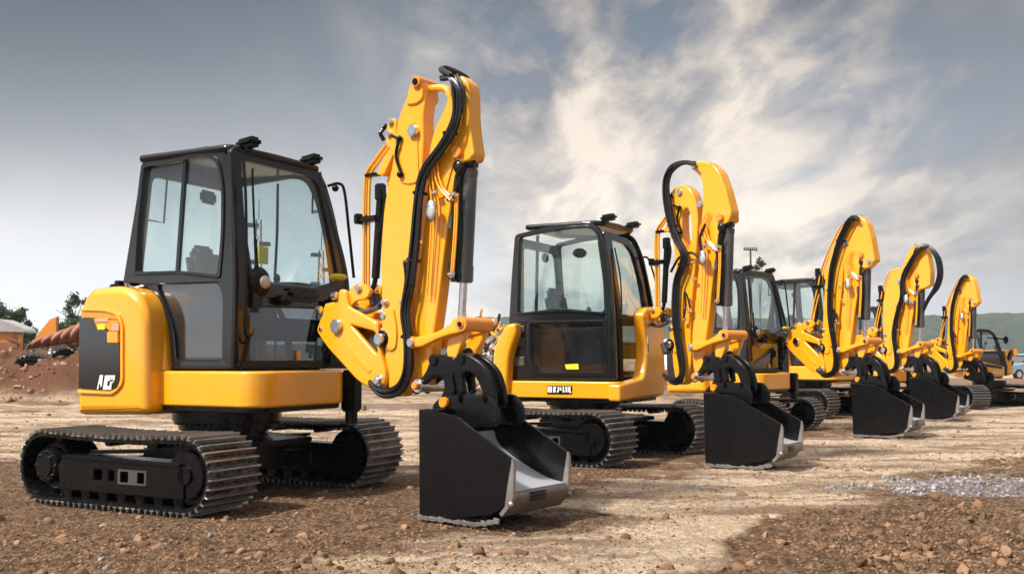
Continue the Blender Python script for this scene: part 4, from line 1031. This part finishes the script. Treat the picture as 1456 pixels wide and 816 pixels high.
# loose clods and stones (uncountable): one mesh each for soil and grey stone
def scatter(name, cand, mat, seed, smin, smax, kindlabel, flat=.7, sub=2, pw=3.4):
    rng = np.random.default_rng(seed)
    bases = []
    for k in range(10):
        b = bmesh.new(); bmesh.ops.create_icosphere(b, subdivisions=sub, radius=1)
        v = np.array([tuple(p.co) for p in b.verts]); b.verts.index_update(); fc = np.array([[q.index for q in p.verts] for p in b.faces])
        u = rng.normal(size=(9, 3)); u /= np.linalg.norm(u, axis=1)[:, None]
        for q in u:                                            # chip flat facets off
            d = v@q; lim = rng.uniform(.30, .8); v = v-np.outer(np.maximum(d-lim, 0), q)
        v = v*(1+.13*rng.normal(size=(len(v), 1))); bases.append((v, fc)); b.free()
    V, F, off = [], [], 0
    for (x, y) in cand:
        v, fc = bases[rng.integers(10)]
        s = smin*(smax/smin)**(rng.random()**pw)
        a = rng.uniform(0, 6.28); c, sn = math.cos(a), math.sin(a)
        sc = np.array([s*rng.uniform(.8, 1.3), s*rng.uniform(.7, 1.1), s*rng.uniform(.5, 1.0)*flat/.7])
        w = v*sc; w = np.stack([w[:, 0]*c-w[:, 1]*sn, w[:, 0]*sn+w[:, 1]*c, w[:, 2]], -1)
        z = float(height(np.array([x]), np.array([y]))[0]) if False else 0
        V.append(w+np.array([x, y, 0])); F.append(fc+off); off += len(v)
    P = np.array(cand); Z = height(P[:, 0], P[:, 1])
    n = len(V[0])
    V = np.concatenate(V); V[:, 2] += np.repeat(Z, n)
    F = np.concatenate(F).astype(np.int32)
    me = bpy.data.meshes.new(name); me.vertices.add(len(V)); me.vertices.foreach_set('co', V.astype(np.float32).ravel())
    me.loops.add(F.size); me.loops.foreach_set('vertex_index', F.ravel()); me.polygons.add(len(F)); me.polygons.foreach_set('loop_start', np.arange(0, F.size, 3, dtype=np.int32))
    me.update(calc_edges=True); me.materials.append(mat)
    o = bpy.data.objects.new(name, me); COL.objects.link(o); o['kind'] = 'stuff'; o['label'] = kindlabel[0]; o['category'] = kindlabel[1]; return o
def candidates(n, maskfn, seed, y0=4.8, y1=24, gamma=1.6):
    rng = np.random.default_rng(seed); out = []
    while len(out) < n:
        k = 4000
        yy = y0+(y1-y0)*rng.random(k)**gamma; xx = (rng.random(k)*1.12-.56)*yy
        m = maskfn(xx, yy)*(.25+1.5*fbm(xx*1.3, yy*1.3, 3, 7)**2)
        keep = rng.random(k) < m
        out += list(zip(xx[keep], yy[keep]))
    return out[:n]
def soilmat(name, a, b, c):
    m, nt, bs = newmat(name)
    g_ = N(nt, "ShaderNodeNewGeometry"); n2 = noise(nt, 9, 6, rough=.7)
    col = mixc(nt, g_.outputs["Random Per Island"], a, b); col = mixc(nt, ramp(nt, n2, [(.4, 0), (.7, .8)]), col, c)
    nt.links.new(col, bs.inputs["Base Color"]); bs.inputs["Roughness"].default_value = .9; bs.inputs["Specular IOR Level"].default_value = .2
    bump(nt, bs, n2, .8, .02); return m
M['clod'] = soilmat('soil_clod', (.11, .058, .031), (.34, .20, .115), (.20, .115, .062))
M['stone'] = soilmat('grey_stone', (.16, .15, .15), (.40, .39, .41), (.26, .22, .19))
scatter('soil_clods', candidates(4500, clod_mask, 5), M['clod'], 11, .012, .07, ('brown clods of loose soil scattered over the ground', 'soil'))
scatter('soil_crumbs', candidates(42000, lambda x, y: np.clip(clod_mask(x, y)*1.0+.12, 0, 1), 6, 4.8, 20), M['clod'], 14, .004, .022, ('fine crumbs of loose brown soil over the ground', 'soil'), .7, 1, 1.8)
scatter('gravel', candidates(2200, lambda x, y: grey_mask(x, y)*.9+.004, 9, 5, 15, 1.0), M['stone'], 12, .008, .04, ('pale grey broken stone lying in a patch on the brown soil', 'gravel'))
mc = [(x, y) for x, y in ((random.uniform(-24, -8), random.uniform(25, 36)) for _ in range(5000)) if mound_h(np.array([x]), np.array([y]))[0] > .05][:1800]
scatter('mound_rubble', mc, soilmat('red_clod', (.15, .055, .028), (.36, .19, .12), (.45, .33, .25)), 13, .03, .17, ('reddish lumps of earth lying on the dirt mound', 'rubble'))

# ================================================================== BACKGROUND
def hillmat():
    m, nt, bs = newmat('wooded_hill')
    n1 = noise(nt, .02, 8, rough=.7); n2 = noise(nt, .07, 6, rough=.75)
    c = mixc(nt, ramp(nt, n2, [(.35, 0), (.65, 1)]), (.003, .010, .006), (.055, .09, .045))
    nt.links.new(mixc(nt, ramp(nt, n1, [(.45, 0), (.7, .5)]), c, (.06, .08, .045)), bs.inputs["Base Color"]); bs.inputs["Roughness"].default_value = .95
    bump(nt, bs, n2, 1, 6); return m
M['hill'] = hillmat()
ax_ = np.linspace(-30, 40, 420); dd = np.linspace(0, 1, 70)
A_, D_ = np.meshgrid(np.radians(ax_), dd, indexing='ij')
dist = 700+900*D_
HX, HY = dist*np.tan(A_), dist
ang = np.degrees(A_)
prof = 12+ (fbm(ang*.10+3, ang*0+1, 4, 101)-.5)*20
peak = .0315*(700+900*.5)
shape = np.sin(np.pi*np.clip(D_, 0, 1)**.8)
left_fade = sstep(-6.5, -1.5, ang)
HZ = shape*(peak*(.55+.45*left_fade)+prof*.7*left_fade*1.0-6*(1-left_fade))+(fbm(HX*.06, HY*.06, 4, 111)-.5)*11*shape-1
h = grid_mesh('hills', HX, HY, HZ, M['hill']); h['kind'] = 'structure'

def leafmat(name, a, b):
    m, nt, bs = newmat(name)
    g_ = N(nt, "ShaderNodeNewGeometry")
    nt.links.new(mixc(nt, g_.outputs["Random Per Island"], a, b), bs.inputs["Base Color"]); bs.inputs["Roughness"].default_value = .7
    bs.inputs["Transmission Weight"].default_value = 0
    return m
M['leaf'] = leafmat('leaf', (.025, .055, .022), (.10, .15, .055))
M['bark'] = paint('bark', (.09, .07, .05), .9, 0, .3)
def tree(x, y, h, clumps, label, group=None, seed=1, leaf=.16, n=3200, trunk=.16):
    rnd = random.Random(seed); rng = np.random.default_rng(seed)
    z0 = float(height(np.array([x]), np.array([y]))[0])-.1
    root = empty('tree', x, y, 0, label, 'tree', group, 1, z0)
    mb = MB(); top = Vector((rnd.uniform(-.2, .2), 0, h*.75))
    P = [Vector((0, 0, 0)), Vector((rnd.uniform(-.1, .1), 0, h*.3)), top]
    mb.cyl(P[0], P[1], trunk, trunk*.7, 10).cyl(P[1], P[2], trunk*.7, trunk*.25, 8)
    for (cx, cz, r) in clumps:
        c = Vector((cx, rnd.uniform(-.5, .5)*r, cz)); k = min(.95, max(.3, (cz-r)/h)); b = P[0].lerp(top, k*.8)
        mb.cyl(b, c, trunk*.3, trunk*.1, 6)
        for q in range(4):
            mb.cyl(c, c+Vector((rnd.uniform(-r, r), rnd.uniform(-r, r), rnd.uniform(-.3*r, r*.8))), trunk*.12, .01, 5)
    mb.build('trunk', 'bark', root)
    tot = sum(r**2 for _, _, r in clumps); V = []
    for (cx, cz, r) in clumps:
        m = int(n*r*r/tot); 
        sub = [(rng.normal(size=3)*np.array([.55, .5, .45])*r) for _ in range(max(5, int(9*r)))]
        for i in range(m):
            s = sub[rng.integers(len(sub))]; p = s+rng.normal(size=3)*r*.17+np.array([cx, 0, cz])
            u = rng.normal(size=3); u /= np.linalg.norm(u); w = np.cross(u, rng.normal(size=3)); w /= np.linalg.norm(w)
            L = leaf*rng.uniform(.6, 1.3); V += [p-u*L*.6, p+w*L*.35, p+u*L*.6, p-w*L*.35]
    V = np.array(V); F = np.arange(len(V)).reshape(-1, 4)
    me = bpy.data.meshes.new('crown'); me.from_pydata(V.tolist(), [], F.tolist()); me.materials.append(M['leaf'])
    o = bpy.data.objects.new('crown', me); COL.objects.link(o); o.parent = root; return root
def px2(x, y, d): p = at(x, y, d); return p
T1 = at(8, 500, 62)
tree(T1.x, T1.y, 5.6, [(-.9, 2.9, 1.3), (-.3, 4.0, 1.1), (.3, 3.2, 1.0), (.9, 2.6, .8), (.8, 4.1, .55), (-1.4, 3.8, .9), (0, 1.9, 1.0), (1.2, 3.3, .5)], 'dense green tree at the left edge behind the orange shed', 'trees beyond the dirt mound', 3, .17, 9000)
T2 = at(100, 500, 60)
tree(T2.x, T2.y, 5.6, [(.5, 4.6, .75), (.0, 3.6, .8), (-.6, 2.9, .7), (.7, 3.4, .9), (.3, 2.4, 1.0), (-.9, 2.0, .6), (1.3, 4.0, .8), (1.2, 2.6, .9)], 'airy grey-green tree beside the rear body of the nearest excavator', 'trees beyond the dirt mound', 5, .14, 7500)
def bushy(n, seed, pts, sc, label, leaf=.3, per=260):
    rng = np.random.default_rng(seed); V = []
    for (x, y, z, r) in pts:
        for i in range(per):
            p = rng.normal(size=3)*np.array([r*.6, r*.5, r*.42])+np.array([x, y, z])
            u = rng.normal(size=3); u /= np.linalg.norm(u); w = np.cross(u, rng.normal(size=3)); w /= np.linalg.norm(w)
            L = leaf*rng.uniform(.6, 1.3); V += [p-u*L*.6, p+w*L*.35, p+u*L*.6, p-w*L*.35]
    me = bpy.data.meshes.new(n); me.from_pydata(np.array(V).tolist(), [], np.arange(len(V)).reshape(-1, 4).tolist()); me.materials.append(M['leaf'])
    o = bpy.data.objects.new(n, me); COL.objects.link(o); o['kind'] = 'stuff'; o['label'] = label; o['category'] = 'woods'; return o
rnd = random.Random(5); pts = []
for i in range(90):
    px = rnd.uniform(-60, 330); d = rnd.uniform(150, 190); p = at(px, 500, d); hh = rnd.uniform(1.5, 4.6); pts.append((p.x, d, hh*.6, 2.6))
bushy('distant_woods', 8, pts, 1, 'hazy far belt of trees behind the dirt mound', .7, 160)
T3 = at(1082, 500, 120)
tree(T3.x, T3.y, 13.4, [(0, 12.4, .62), (.3, 12.9, .45), (-.3, 12.0, .45), (.4, 12.2, .4)], 'small round-crowned tree on a tall bare trunk above the third cab roof', None, 9, .16, 1500, .12)

def mast(px, pytop, depth, label, w=.62, kind=0):
    p = at(px, pytop, depth); root = empty('mast', p.x, p.y, 20, label, 'mast', 'far service masts'); H = p.z
    mb = MB()
    if kind == 0:
        mb.cyl((0, 0, 0), (0, 0, H), .14, .09, 10)
        mb.build('pole', 'grey', root)
        mb = MB().box((0, 0, H-.1), (w*2.4, .1, .1)).box((0, 0, H-1.9), (w*1.5, .1, .1))
        for k in range(7): mb.box((-w*1.1+k*w*.366, 0, H+.02), (.1, .08, .28))
        mb.build('crossarm', 'grey', root)
        MB().box((.0, 0, H-2.6), (.5, .4, 1.2), (0, 0, 0), .1).build('transformer', 'grey', root)
    else:
        s = .45
        for (a, b) in ((-s, -s), (s, -s), (s, s), (-s, s)): mb.cyl((a, b, 0), (a*.4, b*.4, H), .04, n=6)
        n = 12
        for k in range(n):
            z0, z1 = H*k/n, H*(k+1)/n; f0, f1 = 1-.6*k/n, 1-.6*(k+1)/n
            for (a, b, c, d) in ((-s, -s, s, -s), (s, -s, s, s), (s, s, -s, s), (-s, s, -s, -s)): mb.cyl((a*f0, b*f0, z0), (c*f1, d*f1, z1), .025, n=5)
        mb.build('lattice', 'grey', root)
        mb = MB()
        for k in range(4): mb.box((.5*(-1)**k, 0, H*(.6+.12*k)), (.9, .3, .35), (0, 0, 0), .05)
        mb.cyl((0, 0, H), (0, 0, H+1.6), .04, n=6); mb.build('antenna', 'grey', root)
mast(1067, 354, 95, 'cross-armed utility pole rising above the third cab roof')
mast(457, 356, 90, 'lattice antenna mast seen through the right of the nearest windscreen', kind=1)
mast(368, 312, 80, 'lattice antenna mast seen through the nearest windscreen beside its wiper', kind=1)

# --- orange shed with pale roof at far left, rusty skip, wooden scrap
def local_box(mb, p, size, **k): mb.box(p, size, **k)
s0 = at(16, 497, 40)
sh = empty('shed', s0.x, s0.y, 8, 'orange shed with a pale broken roof at the left edge', 'shed')
zz = s0.z-.2
MB().box((-.3, 0, zz+.45), (1.1, 1.2, 1.0), (0, 0, 0), .02).box((.5, -.55, zz+.38), (.12, .12, .85)).build('wall', 'orange', sh)
MB().box((-.55, -.62, zz+.42), (.55, .03, .55), (0, 0, 0), .01).build('door', 'grey', sh)
MB().box((.0, -.64, zz+.35), (.9, .1, .3), (0, R(-8), 0), .02).box((.3, -.7, zz+.55), (.6, .06, .1), (0, R(25), 0), .02).build('fallen_board', 'rust', sh)
MB().plate([[(-1.1, zz+.9), (.75, zz+.86), (.62, zz+1.05), (-.2, zz+1.38), (-.35, zz+1.36), (-1.1, zz+1.1)]], 1.5, .02, 'Y', 0).build('roof', 'roofing', sh)
MB().box((-.1, -.9, zz-.25), (2.0, .5, .42), (0, 0, 0), .05).build('stone_base', 'wood', sh)
k0 = at(82, 492, 36)
sk = empty('skip', k0.x, k0.y, 6, 'rusty ribbed steel tipping skip lying on the dirt mound', 'skip', z=k0.z)
prof = catmull([Vector((-.85, -.02, 0)), Vector((-.78, .28, 0)), Vector((-.3, .42, 0)), Vector((.3, .6, 0)), Vector((1.1, .98, 0))], 6)
V, F = [], []; nn = 60
o_ = []
for i in range(nn+1):
    u = i/nn; x = -.85+1.95*u; topz = .32+.62*u**1.3; rb = .05*math.sin(u*38)
    for j in range(9):
        v = j/8; o_.append((x+v*.35-.1, -.35-.25*math.sin(v*3.1)+rb, -.08+.28*u+(topz-(.0+.12*u))*v))
for i in range(nn):
    for j in range(8): a_ = i*9+j; F.append((a_, a_+1, a_+10, a_+9))
me = bpy.data.meshes.new('ribbed_side'); me.from_pydata(o_, [], F); me.materials.append(M['rust'])
ob = bpy.data.objects.new('ribbed_side', me); COL.objects.link(ob); ob.parent = sk; sm = ob.modifiers.new('s', 'SOLIDIFY'); sm.thickness = .05
for p_ in me.polygons: p_.use_smooth = True
MB().plate([[(-.75, .28), (-.25, .95), (-.05, 1.02), (-.02, .42), (-.5, .3)]], .06, .01, 'Y', -.1).build('end_plate', 'orange', sk)
MB().plate([[(-.02, .4), (-.04, 1.02), (.03, 1.05), (.05, .42)]], .12, .01, 'Y', -.1).build('end_rib', 'rust', sk)
MB().box((.4, .1, .2), (1.6, .6, .5), (0, R(-12), 0), .05).build('bottom', 'rust', sk)
for i, (px, py, lab) in enumerate(((50, 506, 'broken black tyre half buried on the dirt mound, nearer the left edge'), (88, 503, 'broken black tyre half buried on the dirt mound, nearer the excavator'))):
    p = at(px, py, 29.5); z = float(height(np.array([p.x]), np.array([p.y]))[0])
    mb = MB(); pts_ = [(math.cos(a)*.42, .0, math.sin(a)*.26-.05) for a in np.linspace(.1, 3.0, 12)]
    mb.tube([Vector(q) for q in pts_], .13, 10)
    for a in np.linspace(.2, 2.9, 11): mb.box((math.cos(a)*.5, 0, math.sin(a)*.36-.05), (.06, .28, .08), (0, -a, 0), .01)
    o = mb.build('tyre', 'rubber', None); o.location = (p.x, p.y, z+.0); o.rotation_euler = (R(25), R(10), R(20+i*50)); tag(o, lab, 'tyre', 'old tyres on the mound')

rnd = random.Random(12)
def heap(name, px0, px1, pytop, pybot, depth, n, label, mats, seed):
    rnd = random.Random(seed); out = []
    groups = {m_: MB() for m_ in mats}
    for i in range(n):
        u = rnd.random(); px = px0+(px1-px0)*u; k = rnd.random()
        top = pytop+(pybot-pytop)*.55*abs(u-.45)**1.2
        py = pybot+(top-pybot)*k
        p = at(px, py, depth+rnd.uniform(-.8, .8)+k*1.0)
        L = rnd.uniform(.25, 1.1)
        m_ = rnd.choice(mats); groups[m_].box(p, (L, rnd.uniform(.04, .12), rnd.uniform(.02, .14)), (rnd.uniform(-.6, .6), rnd.uniform(-1.5, 1.5), rnd.uniform(0, 3.1)))
    return groups
gs = heap('scrap_heap', 650, 730, 452, 560, 29, 420, '', ['wood', 'roofing', 'rust', 'yellow', 'grey', 'white'], 4)
hp = at(690, 540, 29)
bmA = bmesh.new(); me = bpy.data.meshes.new('scrap_heap'); mats = list(gs)
for i, m_ in enumerate(mats):
    t = bpy.data.meshes.new('t'); gs[m_].bm.to_mesh(t); gs[m_].bm.free()
    k = len(bmA.faces); bmA.from_mesh(t); bmA.faces.ensure_lookup_table()
    for f_ in bmA.faces[k:]: f_.material_index = i
    bpy.data.meshes.remove(t)
bmA.to_mesh(me); bmA.free()
for m_ in mats: me.materials.append(M[m_])
o = bpy.data.objects.new('scrap_heap', me); COL.objects.link(o); tag(o, 'jumbled heap of broken boards and sheet scrap between the two nearest machines', 'scrap', None, 'stuff')
def timber(px, py, depth, L, rot, label, sz=(.22, .16), mat='wood'):
    p = at(px, py, depth); z = float(height(np.array([p.x]), np.array([p.y]))[0])
    o = MB().box((0, 0, sz[1]/2-.02), (L, sz[0], sz[1]), (0, 0, 0), .02).box((.1, sz[0]*.9, sz[1]*.4), (L*.8, sz[0]*.7, sz[1]*.8), (0, 0, .04), .02).build('timber', mat, None)
    o.location = (p.x, p.y, z); o.rotation_euler = (0, 0, rot); return tag(o, label, 'timber', 'timbers on the ground')
timber(560, 575, 24.5, 3.4, .06, 'long weathered timber on the ground behind the swing bracket')
timber(480, 578, 23.6, 1.3, -.1, 'short weathered timber on the ground behind the front beam of the nearest excavator')
timber(668, 568, 26, 1.2, .3, 'short timber on the ground left of the name-plated excavator')

# --- vans, car, blocks
def van(px, pybot, depth, yaw, label, mat='white', L=4.8, H=2.1):
    p = at(px, pybot, depth); root = empty('van', p.x, p.y, yaw, label, 'van', 'vans behind the row')
    prof = rounded([(-L/2, .35), (-L/2, H-.1, .15), (-L/2+.2, H, .2), (L*.18, H, .3), (L*.33, 1.25, .3), (L/2, 1.0, .25), (L/2, .35, .1)], .1, 5)
    MB().plate([prof], 1.8, .08, 'Y', 0).build('body', mat, root, 45)
    MB().plate([rounded([(L*.0, 1.2), (L*.0, H-.25), (L*.17, H-.25), (L*.28, 1.25)], .06)], 1.84, .01, 'Y', 0).build('window', 'pane2', root)
    MB().plate([rounded([(-L*.42, 1.25), (-L*.42, H-.3), (-L*.06, H-.3), (-L*.06, 1.25)], .06)], 1.83, .01, 'Y', 0).build('window', 'pane2', root)
    for sx in (-.32, .33):
        for sy in (-.82, .82):
            w = MB().cyl((L*sx, sy-.1, .33), (L*sx, sy+.1, .33), .33, n=24, bev=.03).build('wheel', 'rubber', root)
            MB().cyl((L*sx, sy-.11, .33), (L*sx, sy+.11, .33), .18, n=18, bev=.01).build('rim', 'chrome', w)
    return root
van(1028, 536, 46, -60, 'white van seen between the second boom and the third cab')
van(952, 535, 48, -100, 'white van seen end-on between the yellow cowl and the second boom')
def car(px, pybot, depth, yaw, label):
    p = at(px, pybot, depth); root = empty('car', p.x, p.y, yaw, label, 'car'); L = 4.3
    MB().plate([rounded([(-L/2, .3), (-L/2, .85, .15), (-L*.3, .95, .1), (L*.2, .98, .2), (L/2, .8, .3), (L/2, .3)], .1, 5)], 1.72, .09, 'Y', 0).build('body', 'paleblue', root, 45)
    MB().plate([rounded([(-L*.42, .9), (-L*.28, 1.38, .25), (L*.05, 1.42, .3), (L*.26, .93)], .15, 6)], 1.45, .09, 'Y', 0).build('cabin', 'pane2', root, 45)
    MB().plate([rounded([(-L*.28, 1.36), (-L*.26, 1.44), (L*.04, 1.46), (L*.08, 1.38)], .05, 4)], 1.36, .02, 'Y', 0).build('roof', 'paleblue', root)
    for sx in (-.32, .32):
        for sy in (-.78, .78):
            w = MB().cyl((L*sx, sy-.1, .31), (L*sx, sy+.1, .31), .31, n=24, bev=.03).build('wheel', 'rubber', root)
            MB().cyl((L*sx, sy-.11, .31), (L*sx, sy+.11, .31), .18, n=18, bev=.01).build('rim', 'chrome', w)
    MB().ball((L*.49, -.6, .72), .12, (.5, 1, .7), 8).build('headlight', 'lens', root); MB().ball((L*.49, .6, .72), .12, (.5, 1, .7), 8).build('headlight', 'lens', root)
car(1462, 533, 58, -165, 'pale blue car cut by the right edge, beyond the sixth machine')

# ================================================================== SKY, SUN
w = bpy.data.worlds.new("World"); S.world = w; w.use_nodes = True; nt = w.node_tree; nt.nodes.clear()
SUN_EL, SUN_AZ = 48, -125       # azimuth of the sun, degrees clockwise from +Y
out = N(nt, "ShaderNodeOutputWorld"); sky = N(nt, "ShaderNodeTexSky", sky_type='NISHITA')
sky.sun_disc = False; sky.sun_elevation = R(SUN_EL); sky.sun_rotation = R(SUN_AZ); sky.dust_density = 2
tc = N(nt, "ShaderNodeTexCoord"); sp = N(nt, "ShaderNodeSeparateXYZ"); nt.links.new(tc.outputs["Generated"], sp.inputs[0])
def mth(op, a, b=None, c=None, clamp=False):
    n = N(nt, "ShaderNodeMath", operation=op); n.use_clamp = clamp
    for i, v in enumerate((a, b, c)):
        if v is None: continue
        if isinstance(v, (int, float)): n.inputs[i].default_value = v
        else: nt.links.new(v, n.inputs[i])
    return n.outputs[0]
X_, Y_, Z_ = sp.outputs
zc = mth('MAXIMUM', Z_, 0.0); den = mth('ADD', zc, .16)
cb = N(nt, "ShaderNodeCombineXYZ"); nt.links.new(mth('DIVIDE', X_, den), cb.inputs[0]); nt.links.new(mth('DIVIDE', Y_, den), cb.inputs[1])
def wn(scale, detail, dist, rough=.55, off=(0, 0, 0), rot=0, sc=(1, 1, 1)):
    mp = N(nt, "ShaderNodeMapping"); mp.inputs["Location"].default_value = off; mp.inputs["Rotation"].default_value = (0, 0, R(rot)); mp.inputs["Scale"].default_value = sc
    nt.links.new(cb.outputs[0], mp.inputs[0]); return noise(nt, scale, detail, mp.outputs[0], rough, dist)
base = ramp(nt, Z_, [(0.0, (1.05, 1.05, 1.07)), (.07, (.86, .86, .87)), (.13, (.62, .61, .62)), (.20, (.36, .365, .385)), (.27, (.20, .225, .26)), (.35, (.11, .145, .185)), (.5, (.30, .33, .36)), (1.0, (.75, .76, .78))])
blue = ramp(nt, Z_, [(0.0, (.86, .86, .87)), (.08, (.62, .64, .67)), (.16, (.30, .38, .47)), (.26, (.13, .215, .31)), (.34, (.08, .15, .225)), (.5, (.30, .33, .36)), (1.0, (.75, .76, .78))])
azr = mth('DIVIDE', X_, mth('MAXIMUM', Y_, .05))
az8 = mth('ADD', mth('MULTIPLY', azr, .8), .5)             # 0.1 at the left edge, 0.9 at the right edge
rightm = ramp(nt, az8, [(.34, 0.0), (.52, 1.0)])
col = mixc(nt, rightm, base, blue)
big = wn(.62, 7, .5, .52, (3.1, 1.7, 0), 25, (1, .8, 1)); wisp = wn(1.6, 12, .5, .58, (.4, 5.2, 0), -38, (1.5, .6, 1)); puff = wn(4.2, 10, .4, .6, (2.4, 1.2, 0), -38, (1.4, .6, 1))
mix = mth('ADD', mth('ADD', mth('MULTIPLY', big, .58), mth('MULTIPLY', wisp, .30)), mth('MULTIPLY', puff, .12))
cm_ = mth('MULTIPLY', ramp(nt, mix, [(.435, 0.0), (.475, .6), (.53, 1.0)]), mth('ADD', mth('MULTIPLY', rightm, .95), .05), clamp=True)
lit = mth('ADD', mth('MULTIPLY', wisp, .62), mth('MULTIPLY', puff, .38))
def blob(a0, z0, ra, rz):                                   # broad brighter or heavier part of the cloud deck
    u = mth('DIVIDE', mth('SUBTRACT', azr, a0), ra); v = mth('DIVIDE', mth('SUBTRACT', Z_, z0), rz)
    return mth('POWER', 2.718, mth('MULTIPLY', mth('ADD', mth('MULTIPLY', u, u), mth('MULTIPLY', v, v)), -1.0))
glow = blob(.20, .16, .20, .085)
litg = mth('ADD', lit, mth('MULTIPLY', glow, .11))
cream = mixc(nt, ramp(nt, litg, [(.42, 0), (.50, .42), (.59, 1)]), (.17, .165, .18), (1.05, .88, .70))
col = mixc(nt, cm_, col, cream)
col = mixc(nt, mth('MULTIPLY', glow, .30), col, (.95, .80, .66))
dk = wn(.5, 6, .4, .5, (8.1, 2.2, 0), 20)
rdark = mth('MULTIPLY', ramp(nt, mth('ADD', az8, mth('MULTIPLY', Z_, .35)), [(.78, 0.0), (1.02, 1.0)]), ramp(nt, dk, [(.36, .65), (.56, 1.0)]))
col = mixc(nt, mth('MULTIPLY', rdark, .92), col, (.085, .084, .092))
lowr = mth('MULTIPLY', ramp(nt, az8, [(.72, 0.0), (.92, 1.0)]), .45)
col = mixc(nt, lowr, col, (.30, .30, .32))
ldark = mth('MULTIPLY', ramp(nt, mth('SUBTRACT', az8, mth('MULTIPLY', Z_, .45)), [(.0, 1.0), (.30, 0.0)]), ramp(nt, Z_, [(.12, 0.0), (.34, 1.0), (.45, 0.0)]))
col = mixc(nt, mth('MULTIPLY', ldark, .9), col, (.022, .034, .048))
dim = ramp(nt, Z_, [(0.0, 1.0), (.09, .90), (.20, .66), (.36, .46), (.55, .8)])
col = mixc(nt, 1.0, col, dim, 'MULTIPLY')
back = ramp(nt, mth('ADD', mth('MULTIPLY', Y_, .5), .5), [(.2, 1.5), (.62, 1.0)])  # unseen sky behind the camera raised to light the scene
upb = ramp(nt, Z_, [(.36, 1.0), (.75, 1.7)])  # sky above the frame raised too, for extra light from overhead
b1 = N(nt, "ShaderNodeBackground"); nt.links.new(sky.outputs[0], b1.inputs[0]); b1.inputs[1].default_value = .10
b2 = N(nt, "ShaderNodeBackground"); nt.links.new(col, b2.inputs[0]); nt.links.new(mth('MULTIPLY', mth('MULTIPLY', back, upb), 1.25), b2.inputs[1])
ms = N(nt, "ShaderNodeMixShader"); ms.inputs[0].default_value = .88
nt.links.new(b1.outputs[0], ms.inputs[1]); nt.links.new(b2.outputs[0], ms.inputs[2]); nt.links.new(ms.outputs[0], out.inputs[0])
sl_ = bpy.data.lights.new('sun', 'SUN'); sl_.energy = 4.6; sl_.angle = R(6); sl_.color = (1, .95, .88)
so_ = bpy.data.objects.new('sun', sl_); COL.objects.link(so_)
sd = Vector((math.sin(R(SUN_AZ))*math.cos(R(SUN_EL)), math.cos(R(SUN_AZ))*math.cos(R(SUN_EL)), math.sin(R(SUN_EL))))
so_.rotation_euler = (-sd).to_track_quat('-Z', 'Y').to_euler()

hz = MB().box((0, 900, 100), (7000, 5000, 204)).build('haze', 'white', None, weld=False); hz['kind'] = 'stuff'; hz['label'] = 'thin pale air haze over the whole site'; hz['category'] = 'haze'
hm = bpy.data.materials.new('haze_air'); hm.use_nodes = True; hn = hm.node_tree; hn.nodes.clear()
ho = N(hn, "ShaderNodeOutputMaterial"); pv = N(hn, "ShaderNodeVolumePrincipled"); pv.inputs["Color"].default_value = (.86, .93, 1.0, 1); pv.inputs["Density"].default_value = .00030; pv.inputs["Anisotropy"].default_value = .2
hn.links.new(pv.outputs[0], ho.inputs["Volume"]); hz.data.materials[0] = hm
S.view_settings.view_transform = 'Standard'; S.view_settings.look = 'None'; S.view_settings.exposure = 0.5; S.view_settings.gamma = 1
S.cycles.max_bounces = 6; S.cycles.transparent_max_bounces = 16; S.cycles.use_denoising = True; S.cycles.caustics_reflective = False
